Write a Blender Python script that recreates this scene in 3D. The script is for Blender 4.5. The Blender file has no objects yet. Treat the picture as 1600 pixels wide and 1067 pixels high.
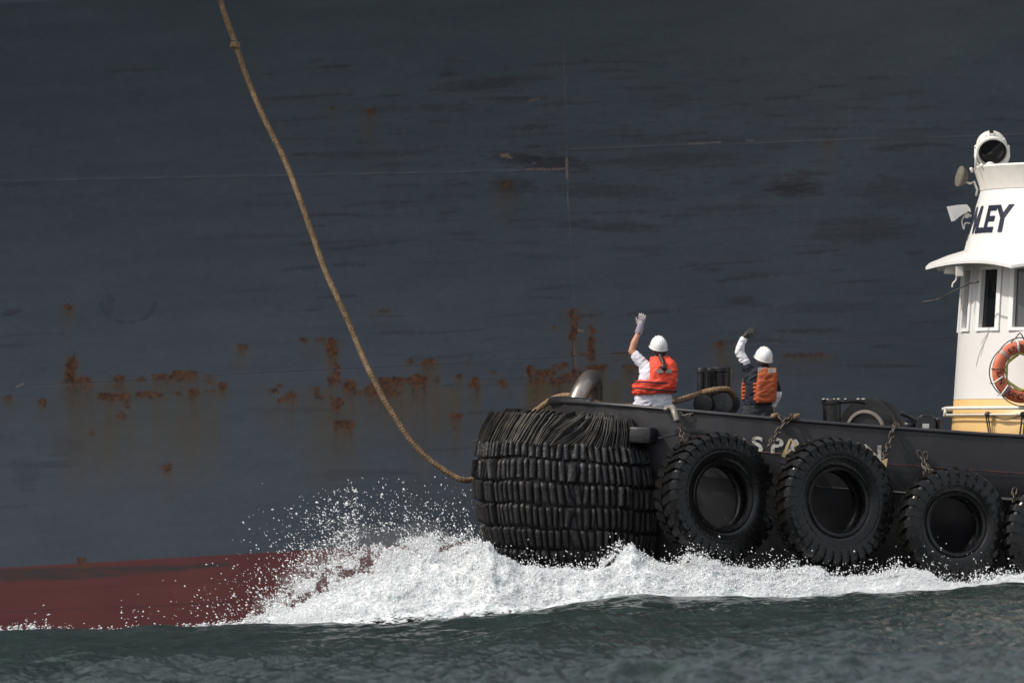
import bpy, bmesh, math, random
import numpy as np
from mathutils import Vector, Matrix
random.seed(7)
rng = np.random.default_rng(11)
sc = bpy.context.scene
COL = sc.collection
R = math.radians

# ------------------------------------------------------------------ camera
FPX = 8889.0            # focal length in photograph pixels (1600 wide)
CAM_H = 2.0
PITCH = math.atan(191.5 / FPX)
ROLL = R(2.8)
_f = Vector((0, math.cos(PITCH), math.sin(PITCH)))
_u0 = Vector((0, -math.sin(PITCH), math.cos(PITCH)))
_r0 = Vector((1, 0, 0))
_rt = _r0 * math.cos(ROLL) - _u0 * math.sin(ROLL)
_up = _r0 * math.sin(ROLL) + _u0 * math.cos(ROLL)
cam_d = bpy.data.cameras.new("camera")
cam = bpy.data.objects.new("camera", cam_d)
COL.objects.link(cam)
cam_d.sensor_width = 36
cam_d.lens = FPX / 1600 * 36
cam_d.clip_start = 0.5
cam_d.clip_end = 6000
m = Matrix((_rt, _up, -_f)).transposed().to_4x4()
m.translation = Vector((0, 0, CAM_H))
cam.matrix_world = m
cam_d.dof.use_dof = True
cam_d.dof.focus_distance = 76.5
cam_d.dof.aperture_fstop = 2.3
sc.camera = cam

# ------------------------------------------------------------------ sky and sun
SUN_EL, SUN_AZ = 50.0, 70.0       # azimuth: degrees left of the direction behind the camera
tos = Vector((-math.cos(R(SUN_EL)) * math.sin(R(SUN_AZ)), -math.cos(R(SUN_EL)) * math.cos(R(SUN_AZ)), math.sin(R(SUN_EL))))
w = bpy.data.worlds.new("World")
sc.world = w
w.use_nodes = True
nt = w.node_tree
bg = nt.nodes["Background"]
sky = nt.nodes.new("ShaderNodeTexSky")
sky.sky_type = 'NISHITA'
sky.sun_disc = False
sky.sun_elevation = R(SUN_EL)
sky.sun_rotation = math.atan2(tos.x, tos.y)
sky.dust_density = 7.0
sky.air_density = 1.0
# thin bright cloud veil mixed over the clear sky
wtc = nt.nodes.new("ShaderNodeTexCoord"); wn = nt.nodes.new("ShaderNodeTexNoise"); wn.inputs['Scale'].default_value = 2.2; wn.inputs['Detail'].default_value = 6
wmp = nt.nodes.new("ShaderNodeMapping"); wmp.inputs['Scale'].default_value = (1, 1, 3)
nt.links.new(wtc.outputs['Generated'], wmp.inputs[0]); nt.links.new(wmp.outputs[0], wn.inputs['Vector'])
wr = nt.nodes.new("ShaderNodeMapRange"); wr.inputs['From Min'].default_value = .35; wr.inputs['From Max'].default_value = .65; wr.inputs['To Min'].default_value = .15; wr.inputs['To Max'].default_value = .75
nt.links.new(wn.outputs[0], wr.inputs[0])
wm = nt.nodes.new("ShaderNodeMix"); wm.data_type = 'RGBA'; wm.inputs[7].default_value = (7.3, 7.6, 8.0, 1)
nt.links.new(wr.outputs[0], wm.inputs[0]); nt.links.new(sky.outputs[0], wm.inputs[6]); nt.links.new(wm.outputs[2], bg.inputs[0])
bg.inputs[1].default_value = 0.15
sun_d = bpy.data.lights.new("sun", 'SUN')
sun_d.energy = 3.4
sun_d.angle = R(0.5)
sun_d.color = (1.0, 0.955, 0.89)
sun = bpy.data.objects.new("sun", sun_d)
sun.rotation_euler = tos.to_track_quat('Z', 'Y').to_euler()
sun.location = tos * 60
COL.objects.link(sun)
sc.view_settings.view_transform = 'Standard'
sc.view_settings.look = 'None'
sc.view_settings.exposure = 0.03
sc.view_settings.gamma = 1
sc.cycles.max_bounces = 6
sc.cycles.transparent_max_bounces = 8

# ------------------------------------------------------------------ measuring helpers
def P(px, py, Y):
    """world point at depth Y seen at photograph pixel (px, py)"""
    d = _f + _rt * ((px - 800) / FPX) + _up * ((533.5 - py) / FPX)
    t = Y / d.y
    return Vector((d.x * t, Y, CAM_H + d.z * t))

def project(X, Y, Z):
    Zc = Z - CAM_H
    dep = Y * _f.y + Zc * _f.z
    a = (X * _rt.x + Y * _rt.y + Zc * _rt.z) / dep
    b = (X * _up.x + Y * _up.y + Zc * _up.z) / dep
    return 800 + a * FPX, 533.5 - b * FPX

_perm = rng.permutation(256)
_perm = np.concatenate([_perm, _perm, _perm])
_g3 = rng.normal(size=(256, 3)); _g3 /= np.linalg.norm(_g3, axis=1)[:, None]
def noise3(x, y, z):
    x, y, z = np.broadcast_arrays(np.asarray(x, float), np.asarray(y, float), np.asarray(z, float))
    xi = np.floor(x).astype(int); yi = np.floor(y).astype(int); zi = np.floor(z).astype(int)
    xf, yf, zf = x - xi, y - yi, z - zi
    fx, fy, fz = [t * t * t * (t * (t * 6 - 15) + 10) for t in (xf, yf, zf)]
    out = 0
    for dx in (0, 1):
        for dy in (0, 1):
            for dz in (0, 1):
                h = _perm[_perm[_perm[(xi + dx) & 255] + ((yi + dy) & 255)] + ((zi + dz) & 255)]
                g = _g3[h]
                d = g[..., 0] * (xf - dx) + g[..., 1] * (yf - dy) + g[..., 2] * (zf - dz)
                wgt = (fx if dx else 1 - fx) * (fy if dy else 1 - fy) * (fz if dz else 1 - fz)
                out = out + d * wgt
    return out
def fbm(x, y, z, octv=4, gain=0.5):
    s, a, f = 0, 1.0, 1.0
    for i in range(octv):
        s = s + a * noise3(x * f + i * 17.3, y * f + i * 9.1, z * f + i * 5.7)
        a *= gain; f *= 2.03
    return s
def sstep(a, b, x):
    t = np.clip((x - a) / (b - a), 0, 1)
    return t * t * (3 - 2 * t)

# ------------------------------------------------------------------ materials
def material(name, color, rough=0.6, metal=0.0, var=0.15, vscale=6.0, bump=0.0, bscale=30.0, color2=None, spec=0.5, thr=None, coat=0.0, stretch=(1, 1, 1)):
    mt = bpy.data.materials.new(name)
    mt.use_nodes = True
    n, l = mt.node_tree.nodes, mt.node_tree.links
    b = n["Principled BSDF"]
    tc = n.new("ShaderNodeTexCoord")
    mp = n.new("ShaderNodeMapping"); mp.inputs['Scale'].default_value = stretch
    l.new(tc.outputs['Object'], mp.inputs[0])
    no = n.new("ShaderNodeTexNoise"); no.inputs['Scale'].default_value = vscale; no.inputs['Detail'].default_value = 7; no.inputs['Roughness'].default_value = .65
    l.new(mp.outputs[0], no.inputs['Vector'])
    cr = n.new("ShaderNodeValToRGB")
    lo, hi = (0.3, 0.7) if thr is None else thr
    cr.color_ramp.elements[0].position = lo
    cr.color_ramp.elements[1].position = hi
    c = Vector(color)
    c2 = Vector(color2) if color2 else c * (1 + var)
    c1 = c if color2 else c * (1 - var)
    cr.color_ramp.elements[0].color = (*c1, 1)
    cr.color_ramp.elements[1].color = (*c2, 1)
    l.new(no.outputs[0], cr.inputs[0]); l.new(cr.outputs[0], b.inputs['Base Color'])
    b.inputs['Roughness'].default_value = rough
    b.inputs['Metallic'].default_value = metal
    b.inputs['Specular IOR Level'].default_value = spec
    b.inputs['Coat Weight'].default_value = coat
    mr = n.new("ShaderNodeMapRange")
    mr.inputs['To Min'].default_value = max(0.03, rough - .12); mr.inputs['To Max'].default_value = min(1, rough + .12)
    no2 = n.new("ShaderNodeTexNoise"); no2.inputs['Scale'].default_value = vscale * 2.7; no2.inputs['Detail'].default_value = 4
    l.new(mp.outputs[0], no2.inputs['Vector']); l.new(no2.outputs[0], mr.inputs[0]); l.new(mr.outputs[0], b.inputs['Roughness'])
    if bump > 0:
        nb = n.new("ShaderNodeTexNoise"); nb.inputs['Scale'].default_value = bscale; nb.inputs['Detail'].default_value = 5
        l.new(mp.outputs[0], nb.inputs['Vector'])
        bp = n.new("ShaderNodeBump"); bp.inputs['Strength'].default_value = 1.0; bp.inputs['Distance'].default_value = bump
        l.new(nb.outputs[0], bp.inputs['Height']); l.new(bp.outputs[0], b.inputs['Normal'])
    return mt

M = {}
M['rubber'] = material('black_rubber', (0.012, 0.012, 0.0135), .42, bump=.006, bscale=18, var=.35, spec=.5)
M['wet_rubber'] = material('wet_tyre_rubber', (0.0065, 0.0062, 0.006), .27, bump=.003, bscale=25, var=.3, spec=.36)
M['block'] = material('fender_block_rubber', (0.010, 0.010, 0.011), .48, bump=.012, bscale=30, var=.45, vscale=5, color2=(0.030, 0.028, 0.027), thr=(.4, .8), spec=.38)
M['fray'] = material('frayed_fender_edge', (0.014, 0.013, 0.013), .7, bump=.004, bscale=60, color2=(0.105, 0.088, 0.070), vscale=6, thr=(.40, .78))
M['tug_black'] = material('black_hull_paint', (0.013, 0.013, 0.016), .45, bump=.006, bscale=3.5, color2=(0.025, 0.024, 0.027), vscale=2.2)
M['tug_dark'] = material('dark_deck_steel', (0.010, 0.011, 0.013), .42, bump=.003, var=.4)
M['white'] = material('white_boat_paint', (0.66, 0.65, 0.63), .35, bump=.003, bscale=5, var=.035, vscale=1.6)
M['white_frame'] = material('white_window_frame_paint', (0.74, 0.74, 0.73), .4, var=.05)
M['offwhite'] = material('weathered_white_paint', (0.66, 0.64, 0.59), .45, var=.08, vscale=5, bump=.001)
M['cream'] = material('cream_yellow_paint', (0.62, 0.41, 0.17), .4, var=.04, vscale=3)
M['glass'] = material('dark_window_glass', (0.006, 0.007, 0.008), .06, var=.1, spec=.5)
M['glass2'] = material('grey_tinted_glass', (0.075, 0.075, 0.077), .12, var=.1, spec=.5)
M['navy'] = material('navy_lettering', (0.012, 0.015, 0.035), .45, var=.2)
M['letter'] = material('worn_white_lettering', (0.44, 0.43, 0.40), .55, color2=(0.05, 0.05, 0.05), vscale=18, thr=(.47, .62), bump=.001)
M['steel'] = material('bare_rubbed_steel', (0.36, 0.33, 0.30), .32, metal=.8, bump=.002, bscale=12, color2=(0.10, 0.085, 0.075), vscale=5, thr=(.35, .8), stretch=(1, 1, .4))
M['chain'] = material('rusty_chain_steel', (0.022, 0.019, 0.017), .5, metal=.25, color2=(0.085, 0.06, 0.042), vscale=12, bump=.003)
M['shackle'] = material('grey_galvanised_steel', (0.20, 0.185, 0.155), .45, metal=.3, var=.3, vscale=10, bump=.002)
M['rope'] = material('tan_hemp_rope', (0.125, 0.085, 0.048), .9, color2=(0.30, 0.205, 0.125), vscale=22, bump=.003, bscale=150, spec=.15)
M['rope_dark'] = material('black_line', (0.02, 0.018, 0.016), .8, var=.3)
M['rope_yellow'] = material('yellow_green_line', (0.42, 0.40, 0.10), .8, var=.2, bump=.002, bscale=120)
M['helmet'] = material('white_helmet_plastic', (0.70, 0.70, 0.69), .28, var=.02, coat=.3)
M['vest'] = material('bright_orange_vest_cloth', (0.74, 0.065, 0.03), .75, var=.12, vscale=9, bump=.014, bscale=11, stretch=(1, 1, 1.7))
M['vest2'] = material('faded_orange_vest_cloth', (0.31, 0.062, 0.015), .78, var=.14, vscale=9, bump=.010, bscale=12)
M['shirt'] = material('white_cotton', (0.56, 0.56, 0.61), .85, var=.04, bump=.03, bscale=8, spec=.2, stretch=(1, 1, .8))
M['sleeve'] = material('white_sleeve_cotton', (0.62, 0.62, 0.64), .85, var=.05, bump=.02, bscale=12, spec=.2)
M['navy_shirt'] = material('dark_navy_cotton', (0.016, 0.019, 0.028), .85, var=.25, bump=.02, bscale=10, spec=.2)
M['trousers'] = material('dark_grey_trousers', (0.03, 0.033, 0.04), .85, var=.2, bump=.02, bscale=9, spec=.2)
M['jeans'] = material('dark_denim', (0.022, 0.026, 0.045), .85, var=.2, bump=.02, bscale=9, spec=.2)
M['skin'] = material('tanned_skin', (0.42, 0.20, 0.12), .5, var=.08, vscale=12)
M['hair'] = material('dark_brown_hair', (0.014, 0.008, 0.006), .5, var=.4, vscale=30, bump=.003, bscale=80, stretch=(1, 1, .2))
M['glove'] = material('grey_work_glove', (0.33, 0.31, 0.31), .85, color2=(0.17, 0.14, 0.17), vscale=16, thr=(.45, .6), bump=.003)
M['glove_cuff'] = material('lilac_grey_glove_cuff', (0.24, 0.205, 0.25), .85, var=.2, vscale=30)
M['black_glove'] = material('black_glove', (0.012, 0.011, 0.011), .6, var=.3, bump=.002)
M['strap'] = material('black_webbing', (0.012, 0.011, 0.012), .7)
M['reflector'] = material('grey_reflective_tape', (0.30, 0.26, 0.23), .45, var=.3, vscale=14)
M['boots'] = material('brown_work_boot', (0.05, 0.03, 0.02), .6)
M['buoy'] = material('faded_orange_red_ring', (0.52, 0.105, 0.05), .55, color2=(0.60, 0.17, 0.09), vscale=6, bump=.002)
M['buoy_ink'] = material('dark_ring_lettering', (0.09, 0.02, 0.015), .6)
M['grey_panel'] = material('light_grey_plate', (0.42, 0.42, 0.40), .5)
M['brown_lamp'] = material('brown_grey_housing', (0.10, 0.075, 0.055), .5, metal=.3, var=.3)
M['hose'] = material('black_hose', (0.03, 0.028, 0.024), .5)
M['tan_wood'] = material('splintered_tan_wood', (0.50, 0.38, 0.20), .8, var=.2, vscale=15)
M['deck'] = material('grey_green_deck_paint', (0.05, 0.055, 0.05), .7, var=.2)
M['red_line'] = material('worn_red_stripe', (0.10, 0.022, 0.018), .6, color2=(0.02, 0.018, 0.02), vscale=9, thr=(.48, .6))

# ------------------------------------------------------------------ object helpers
ROOTLOC = {}
def tag(o, label=None, cat=None, group=None, kind=None):
    if label: o['label'] = label
    if cat: o['category'] = cat
    if group: o['group'] = group
    if kind: o['kind'] = kind
    return o
def thing(name, label, cat, loc, group=None):
    o = bpy.data.objects.new(name, None)
    o.empty_display_size = .2
    COL.objects.link(o)
    o.location = loc
    ROOTLOC[o.name] = Vector(loc)
    return tag(o, label, cat, group)

class MB:
    def __init__(s): s.v = []; s.f = []
    def add(s, vs, fs):
        b = len(s.v)
        s.v.extend([Vector(p) for p in vs])
        s.f.extend([tuple(i + b for i in f) for f in fs])
        return s
    def box(s, c, size, rot=None, taper=(1, 1)):
        hx, hy, hz = [q / 2 for q in size]
        pts = []
        for z in (-1, 1):
            t = taper if z > 0 else (1, 1)
            for x, y in ((-1, -1), (1, -1), (1, 1), (-1, 1)):
                pts.append(Vector((x * hx * t[0], y * hy * t[1], z * hz)))
        if rot is not None: pts = [rot @ p for p in pts]
        pts = [p + Vector(c) for p in pts]
        return s.add(pts, [(3, 2, 1, 0), (4, 5, 6, 7), (0, 1, 5, 4), (1, 2, 6, 5), (2, 3, 7, 6), (3, 0, 4, 7)])
    def tube(s, path, rad, n=12, closed=False, caps=True, squash=1.0):
        path = [Vector(p) for p in path]
        L = len(path)
        rads = rad if isinstance(rad, (list, tuple)) else [rad] * L
        ring = []
        prev = None
        for i, p in enumerate(path):
            if closed: t = path[(i + 1) % L] - path[i - 1]
            else: t = path[min(i + 1, L - 1)] - path[max(i - 1, 0)]
            t.normalize()
            if prev is None:
                a = Vector((0, 0, 1)) if abs(t.z) < .9 else Vector((1, 0, 0))
                u = t.cross(a).normalized()
            else:
                u = (prev - t * prev.dot(t)).normalized()
            prev = u
            v = t.cross(u)
            ring.append([p + (u * math.cos(2 * math.pi * k / n) + v * math.sin(2 * math.pi * k / n) * squash) * rads[i] for k in range(n)])
        vs = [q for r_ in ring for q in r_]
        fs = []
        for i in range(L if closed else L - 1):
            j = (i + 1) % L
            for k in range(n):
                k2 = (k + 1) % n
                fs.append((i * n + k, i * n + k2, j * n + k2, j * n + k))
        if caps and not closed:
            fs.append(tuple(range(n))[::-1]); fs.append(tuple((L - 1) * n + k for k in range(n)))
        return s.add(vs, fs)
    def lathe(s, prof, mat=Matrix.Identity(4), n=32, a0=0, a1=2 * math.pi, capends=True):
        """prof: (radius, height) pairs revolved round local Z"""
        full = abs(a1 - a0 - 2 * math.pi) < 1e-6
        cols = n if full else n + 1
        vs, fs = [], []
        for (r_, h) in prof:
            for k in range(cols):
                a = a0 + (a1 - a0) * k / n
                vs.append(mat @ Vector((r_ * math.cos(a), r_ * math.sin(a), h)))
        for i in range(len(prof) - 1):
            for k in range(n):
                k2 = (k + 1) % cols
                fs.append((i * cols + k, i * cols + k2, (i + 1) * cols + k2, (i + 1) * cols + k))
        if capends and full:
            if prof[0][0] > 1e-5: fs.append(tuple(range(cols))[::-1])
            if prof[-1][0] > 1e-5: fs.append(tuple((len(prof) - 1) * cols + k for k in range(cols)))
        return s.add(vs, fs)
    def ell(s, c, rad, rot=None, nu=20, nv=12):
        vs, fs = [], []
        for i in range(nv + 1):
            th = math.pi * i / nv
            for k in range(nu):
                a = 2 * math.pi * k / nu
                p = Vector((rad[0] * math.sin(th) * math.cos(a), rad[1] * math.sin(th) * math.sin(a), rad[2] * math.cos(th)))
                if rot is not None: p = rot @ p
                vs.append(p + Vector(c))
        for i in range(nv):
            for k in range(nu):
                k2 = (k + 1) % nu
                fs.append((i * nu + k, (i + 1) * nu + k, (i + 1) * nu + k2, i * nu + k2))
        return s.add(vs, fs)
    def cap(s, a, b, ra, rb, n=14):
        a, b = Vector(a), Vector(b)
        d = b - a
        ln = d.length
        q = d.to_track_quat('Z', 'Y').to_matrix() if ln > 1e-6 else Matrix.Identity(3)
        prof = [(ra * math.sin(t), -ra * math.cos(t)) for t in [math.pi / 2 * k / 5 for k in range(6)]]
        prof += [(rb * math.cos(t), ln + rb * math.sin(t)) for t in [math.pi / 2 * k / 5 for k in range(6)]]
        mt = q.to_4x4(); mt.translation = a
        return s.lathe(prof, mt, n, capends=False)
    def torus(s, mat, R0, r0, nu=40, nv=12, sx=1.0):
        vs, fs = [], []
        for i in range(nu):
            a = 2 * math.pi * i / nu
            for k in range(nv):
                b = 2 * math.pi * k / nv
                vs.append(mat @ Vector(((R0 + r0 * math.cos(b)) * math.cos(a), (R0 + r0 * math.cos(b)) * math.sin(a), r0 * sx * math.sin(b))))
        for i in range(nu):
            for k in range(nv):
                i2, k2 = (i + 1) % nu, (k + 1) % nv
                fs.append((i * nv + k, i2 * nv + k, i2 * nv + k2, i * nv + k2))
        return s.add(vs, fs)

def build(name, mb, mat, root=None, parent=None, smooth=True, bevel=0.0, remesh=0.0, smoothit=0, label=None, local=False, sub=0, autos=None, wrinkle=0):
    """link mb as one mesh; root: thing (its location is the local origin), parent: the part it belongs under"""
    me = bpy.data.meshes.new(name)
    off = Vector((0, 0, 0))
    if root is not None and not local: off = ROOTLOC[root.name]
    me.from_pydata([tuple(p - off) for p in mb.v], [], mb.f)
    me.validate()
    o = bpy.data.objects.new(name, me)
    COL.objects.link(o)
    me.materials.append(mat)
    if remesh or bevel or sub:
        bm = bmesh.new(); bm.from_mesh(me); bmesh.ops.recalc_face_normals(bm, faces=bm.faces); bm.to_mesh(me); bm.free()
        if remesh:
            md = o.modifiers.new('r', 'REMESH'); md.mode = 'VOXEL'; md.voxel_size = remesh
            if smoothit:
                md = o.modifiers.new('s', 'SMOOTH'); md.iterations = smoothit; md.factor = .5
        if bevel:
            md = o.modifiers.new('b', 'BEVEL'); md.width = bevel; md.segments = 2; md.limit_method = 'ANGLE'
        if sub:
            md = o.modifiers.new('d', 'SUBSURF'); md.levels = sub; md.render_levels = sub
        dg = bpy.context.evaluated_depsgraph_get()
        nm = bpy.data.meshes.new_from_object(o.evaluated_get(dg))
        o.modifiers.clear()
        o.data = nm
        nm.name = name
        if not nm.materials: nm.materials.append(mat)
        me = nm
    else:
        bm = bmesh.new(); bm.from_mesh(me); bmesh.ops.recalc_face_normals(bm, faces=bm.faces); bm.to_mesh(me); bm.free()
    if smooth:
        me.polygons.foreach_set('use_smooth', [True] * len(me.polygons))
        if autos: 
            try: me.set_sharp_from_angle(angle=R(autos))
            except Exception: pass
    if wrinkle:
        co = np.empty(len(me.vertices) * 3, np.float32); me.vertices.foreach_get('co', co); co = co.reshape(-1, 3).astype(float)
        no_ = np.empty(len(me.vertices) * 3, np.float32); me.vertices.foreach_get('normal', no_); no_ = no_.reshape(-1, 3)
        f1 = 1 - 2 * np.abs(noise3(co[:, 0] * 7 + co[:, 2] * 6, co[:, 1] * 7, co[:, 2] * 14 - co[:, 0] * 5 + 3.3))
        f2 = noise3(co[:, 0] * 16, co[:, 1] * 16, co[:, 2] * 22 + 9)
        co += no_ * (wrinkle * ((f1 - .6) + .5 * f2))[:, None]
        me.vertices.foreach_set('co', co.astype(np.float32).ravel()); me.update()
    if parent is not None: o.parent = parent
    elif root is not None: o.parent = root
    if label: o['label'] = label
    return o

def grid_mesh(name, V, nx, ny, mat, attrs=None, smooth=True):
    """V: (nx*ny, 3) array ordered row by row (ny rows of nx)"""
    me = bpy.data.meshes.new(name)
    idx = np.arange(nx * ny).reshape(ny, nx)
    q = np.stack([idx[:-1, :-1], idx[:-1, 1:], idx[1:, 1:], idx[1:, :-1]], -1).reshape(-1, 4)
    me.vertices.add(nx * ny)
    me.vertices.foreach_set('co', V.astype(np.float32).ravel())
    me.loops.add(q.size)
    me.loops.foreach_set('vertex_index', q.ravel().astype(np.int32))
    me.polygons.add(len(q))
    me.polygons.foreach_set('loop_start', np.arange(0, q.size, 4, dtype=np.int32))
    me.polygons.foreach_set('use_smooth', np.full(len(q), smooth))
    me.update(calc_edges=True)
    for k, a in (attrs or {}).items():
        at = me.attributes.new(k, 'FLOAT', 'POINT')
        at.data.foreach_set('value', a.astype(np.float32).ravel())
    o = bpy.data.objects.new(name, me)
    COL.objects.link(o)
    me.materials.append(mat)
    return o

def soup(name, V, F, mat, smooth=False, parent=None):
    """V (n,3), F (m,3) triangles"""
    me = bpy.data.meshes.new(name)
    me.vertices.add(len(V)); me.vertices.foreach_set('co', V.astype(np.float32).ravel())
    me.loops.add(F.size); me.loops.foreach_set('vertex_index', F.ravel().astype(np.int32))
    me.polygons.add(len(F)); me.polygons.foreach_set('loop_start', np.arange(0, F.size, 3, dtype=np.int32))
    me.polygons.foreach_set('use_smooth', np.full(len(F), smooth))
    me.update(calc_edges=True)
    o = bpy.data.objects.new(name, me); COL.objects.link(o); me.materials.append(mat)
    if parent: o.parent = parent
    return o

def catmull(pts, n=8):
    pts = [Vector(p) for p in pts]
    P_ = [pts[0] * 2 - pts[1]] + pts + [pts[-1] * 2 - pts[-2]]
    out = []
    for i in range(1, len(P_) - 2):
        a, b, c, d = P_[i - 1:i + 3]
        for k in range(n):
            t = k / n
            out.append(.5 * ((2 * b) + (c - a) * t + (2 * a - 5 * b + 4 * c - d) * t * t + (3 * b - a - 3 * c + d) * t ** 3))
    out.append(pts[-1])
    return out
def resample(path, step):
    out = [path[0]]; acc = 0
    for a, b in zip(path[:-1], path[1:]):
        L = (b - a).length
        while acc + L >= step:
            t = (step - acc) / L
            a = a.lerp(b, t); out.append(a); L = (b - a).length; acc = 0
            if L < 1e-9: break
        acc += L
    return out

def fnodes(mt):
    mt.use_nodes = True
    return mt.node_tree.nodes, mt.node_tree.links, mt.node_tree.nodes["Principled BSDF"]

# ================================================================== the sea
def axis(fine0, fine1, step, far0, far1, grow=1.35):
    a = list(np.arange(fine0, fine1 + 1e-6, step))
    s = step; v = a[-1]
    while v < far1: s *= grow; v += s; a.append(min(v, far1))
    s = step; v = a[0]; left = []
    while v > far0: s *= grow; v -= s; left.append(max(v, far0))
    return np.array(left[::-1] + a)

crest_px = [(-100, 990), (0, 988), (100, 988), (200, 985), (300, 981), (350, 976), (450, 974), (560, 976), (700, 969), (800, 959), (850, 954), (900, 942), (1000, 934),
            (1100, 936), (1200, 934), (1300, 936), (1340, 927), (1450, 927), (1500, 921), (1600, 916), (1750, 914)]
CRY = 72.6
cx_ = np.array([P(a, b, CRY).x for a, b in crest_px]); cz_ = np.array([P(a, b, CRY).z for a, b in crest_px])
def crest_z(x): return np.interp(x, cx_, cz_)

wav = []
for i in range(110):
    lam = 0.16 * (5.5 / 0.16) ** rng.random()
    ang = rng.normal(-1.0, 0.55)
    k = 2 * math.pi / lam
    amp = 0.0070 * lam ** 0.58 * rng.uniform(.5, 1.3)
    wav.append((k * math.cos(ang), k * math.sin(ang), rng.uniform(0, 6.28), amp))
def sea_z(x, y):
    z = 0
    gust = 0.75 + 0.5 * fbm(x * .25, y * .12, 3.3 + 0 * x, 2)
    wx = x + .12 * noise3(x * .9, y * .5, 1.5 + 0 * x); wy = y + .18 * noise3(x * .8, y * .45, 7.5 + 0 * x)
    for kx, ky, ph, am in wav:
        s = np.sin(kx * wx + ky * wy + ph)
        z = z + am * (1.15 * (1 - np.sqrt(np.abs(.5 - .5 * s) + .02)) * 1.6 - .6)
    z = z * gust * (1 + .55 * (1 - sstep(54, 70, y)))
    d = y - (CRY + .25 * np.sin(x * .7) * 0)
    front = np.exp(-(d / 2.6) ** 2 * (d < 0)) * (d < 0) + np.exp(-(d / 1.1) ** 2) * (d >= 0)
    calm = 1 - .5 * np.exp(-((d + .2) / 1.0) ** 2)
    z = z * calm + front * (crest_z(x) + .012 * np.sin(x * 5.1 + 1) ) - .16 * sstep(0.6, 3.5, d) * (1 - sstep(12, 40, d))
    return z
xs = axis(-8.2, 8.2, .03, -2500, 2500)
ys = np.concatenate([axis(46, 60, .035, -300, 60)[:-1], np.arange(60, 84, .05), axis(84, 85, .2, 85, 3500)])
ys = np.unique(ys)
Xg, Yg = np.meshgrid(xs, ys)
Zg = sea_z(Xg, Yg)
fade = 1 - sstep(12, 60, np.abs(Xg)) * .8
Zg = Zg * fade
water = bpy.data.materials.new('sea_water')
n, l, b = fnodes(water)
b.inputs['Base Color'].default_value = (0.006, 0.017, 0.016, 1)
b.inputs['Roughness'].default_value = .11
b.inputs['IOR'].default_value = 1.333
tc = n.new('ShaderNodeTexCoord'); mp = n.new('ShaderNodeMapping'); mp.inputs['Scale'].default_value = (1, .6, 1)
l.new(tc.outputs['Object'], mp.inputs[0])
no = n.new('ShaderNodeTexNoise'); no.inputs['Scale'].default_value = 8; no.inputs['Detail'].default_value = 6; no.inputs['Distortion'].default_value = .4
l.new(mp.outputs[0], no.inputs['Vector'])
bp = n.new('ShaderNodeBump'); bp.inputs['Distance'].default_value = .05; bp.inputs['Strength'].default_value = 1
l.new(no.outputs[0], bp.inputs['Height']); l.new(bp.outputs[0], b.inputs['Normal'])
no2 = n.new('ShaderNodeTexNoise'); no2.inputs['Scale'].default_value = 1.3; no2.inputs['Detail'].default_value = 3
l.new(tc.outputs['Object'], no2.inputs['Vector'])
cr = n.new('ShaderNodeValToRGB'); cr.color_ramp.elements[0].position = .35; cr.color_ramp.elements[1].position = .75
cr.color_ramp.elements[0].color = (0.014, 0.021, 0.020, 1); cr.color_ramp.elements[1].color = (0.022, 0.036, 0.032, 1)
l.new(no2.outputs[0], cr.inputs[0]); l.new(cr.outputs[0], b.inputs['Base Color'])
o = grid_mesh('water', np.stack([Xg, Yg, Zg], -1).reshape(-1, 3), len(xs), len(ys), water)
tag(o, 'dark green grey choppy sea water', 'water', kind='structure')

# ================================================================== the big ship
SHIP_Y = 82.2
def ship_y(X, Z):
    return SHIP_Y + .010 * np.clip(X + 5, 0, 60) ** 2 * (X < 200) - .054 * np.clip(Z - 2.0, 0, 6.8) ** 2 - .44 * np.clip(Z - 8.8, 0, 20) + .010 * np.clip(1.0 - Z, 0, 5) ** 2
xs = axis(-8.0, 8.6, .016, -70, 60)
zs = axis(-.4, 9.0, .0165, -3.0, 13.5)
Xh, Zh = np.meshgrid(xs, zs)
Yh = ship_y(Xh, Zh)
U, V = project(Xh, Yh, Zh)
inside = (np.abs(Xh) < 9) & (Zh > -1) & (Zh < 9.5)
wob = fbm(Xh * 3, Zh * 3, 0 * Xh, 3)
mid = fbm(Xh * 7, Zh * 7, 0 * Xh + 14, 4, .65)
wobf = fbm(Xh * 11, Zh * 11, 0 * Xh + 4, 3)
fine = fbm(Xh * 30, Zh * 30, 0 * Xh + 9, 2)
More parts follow.
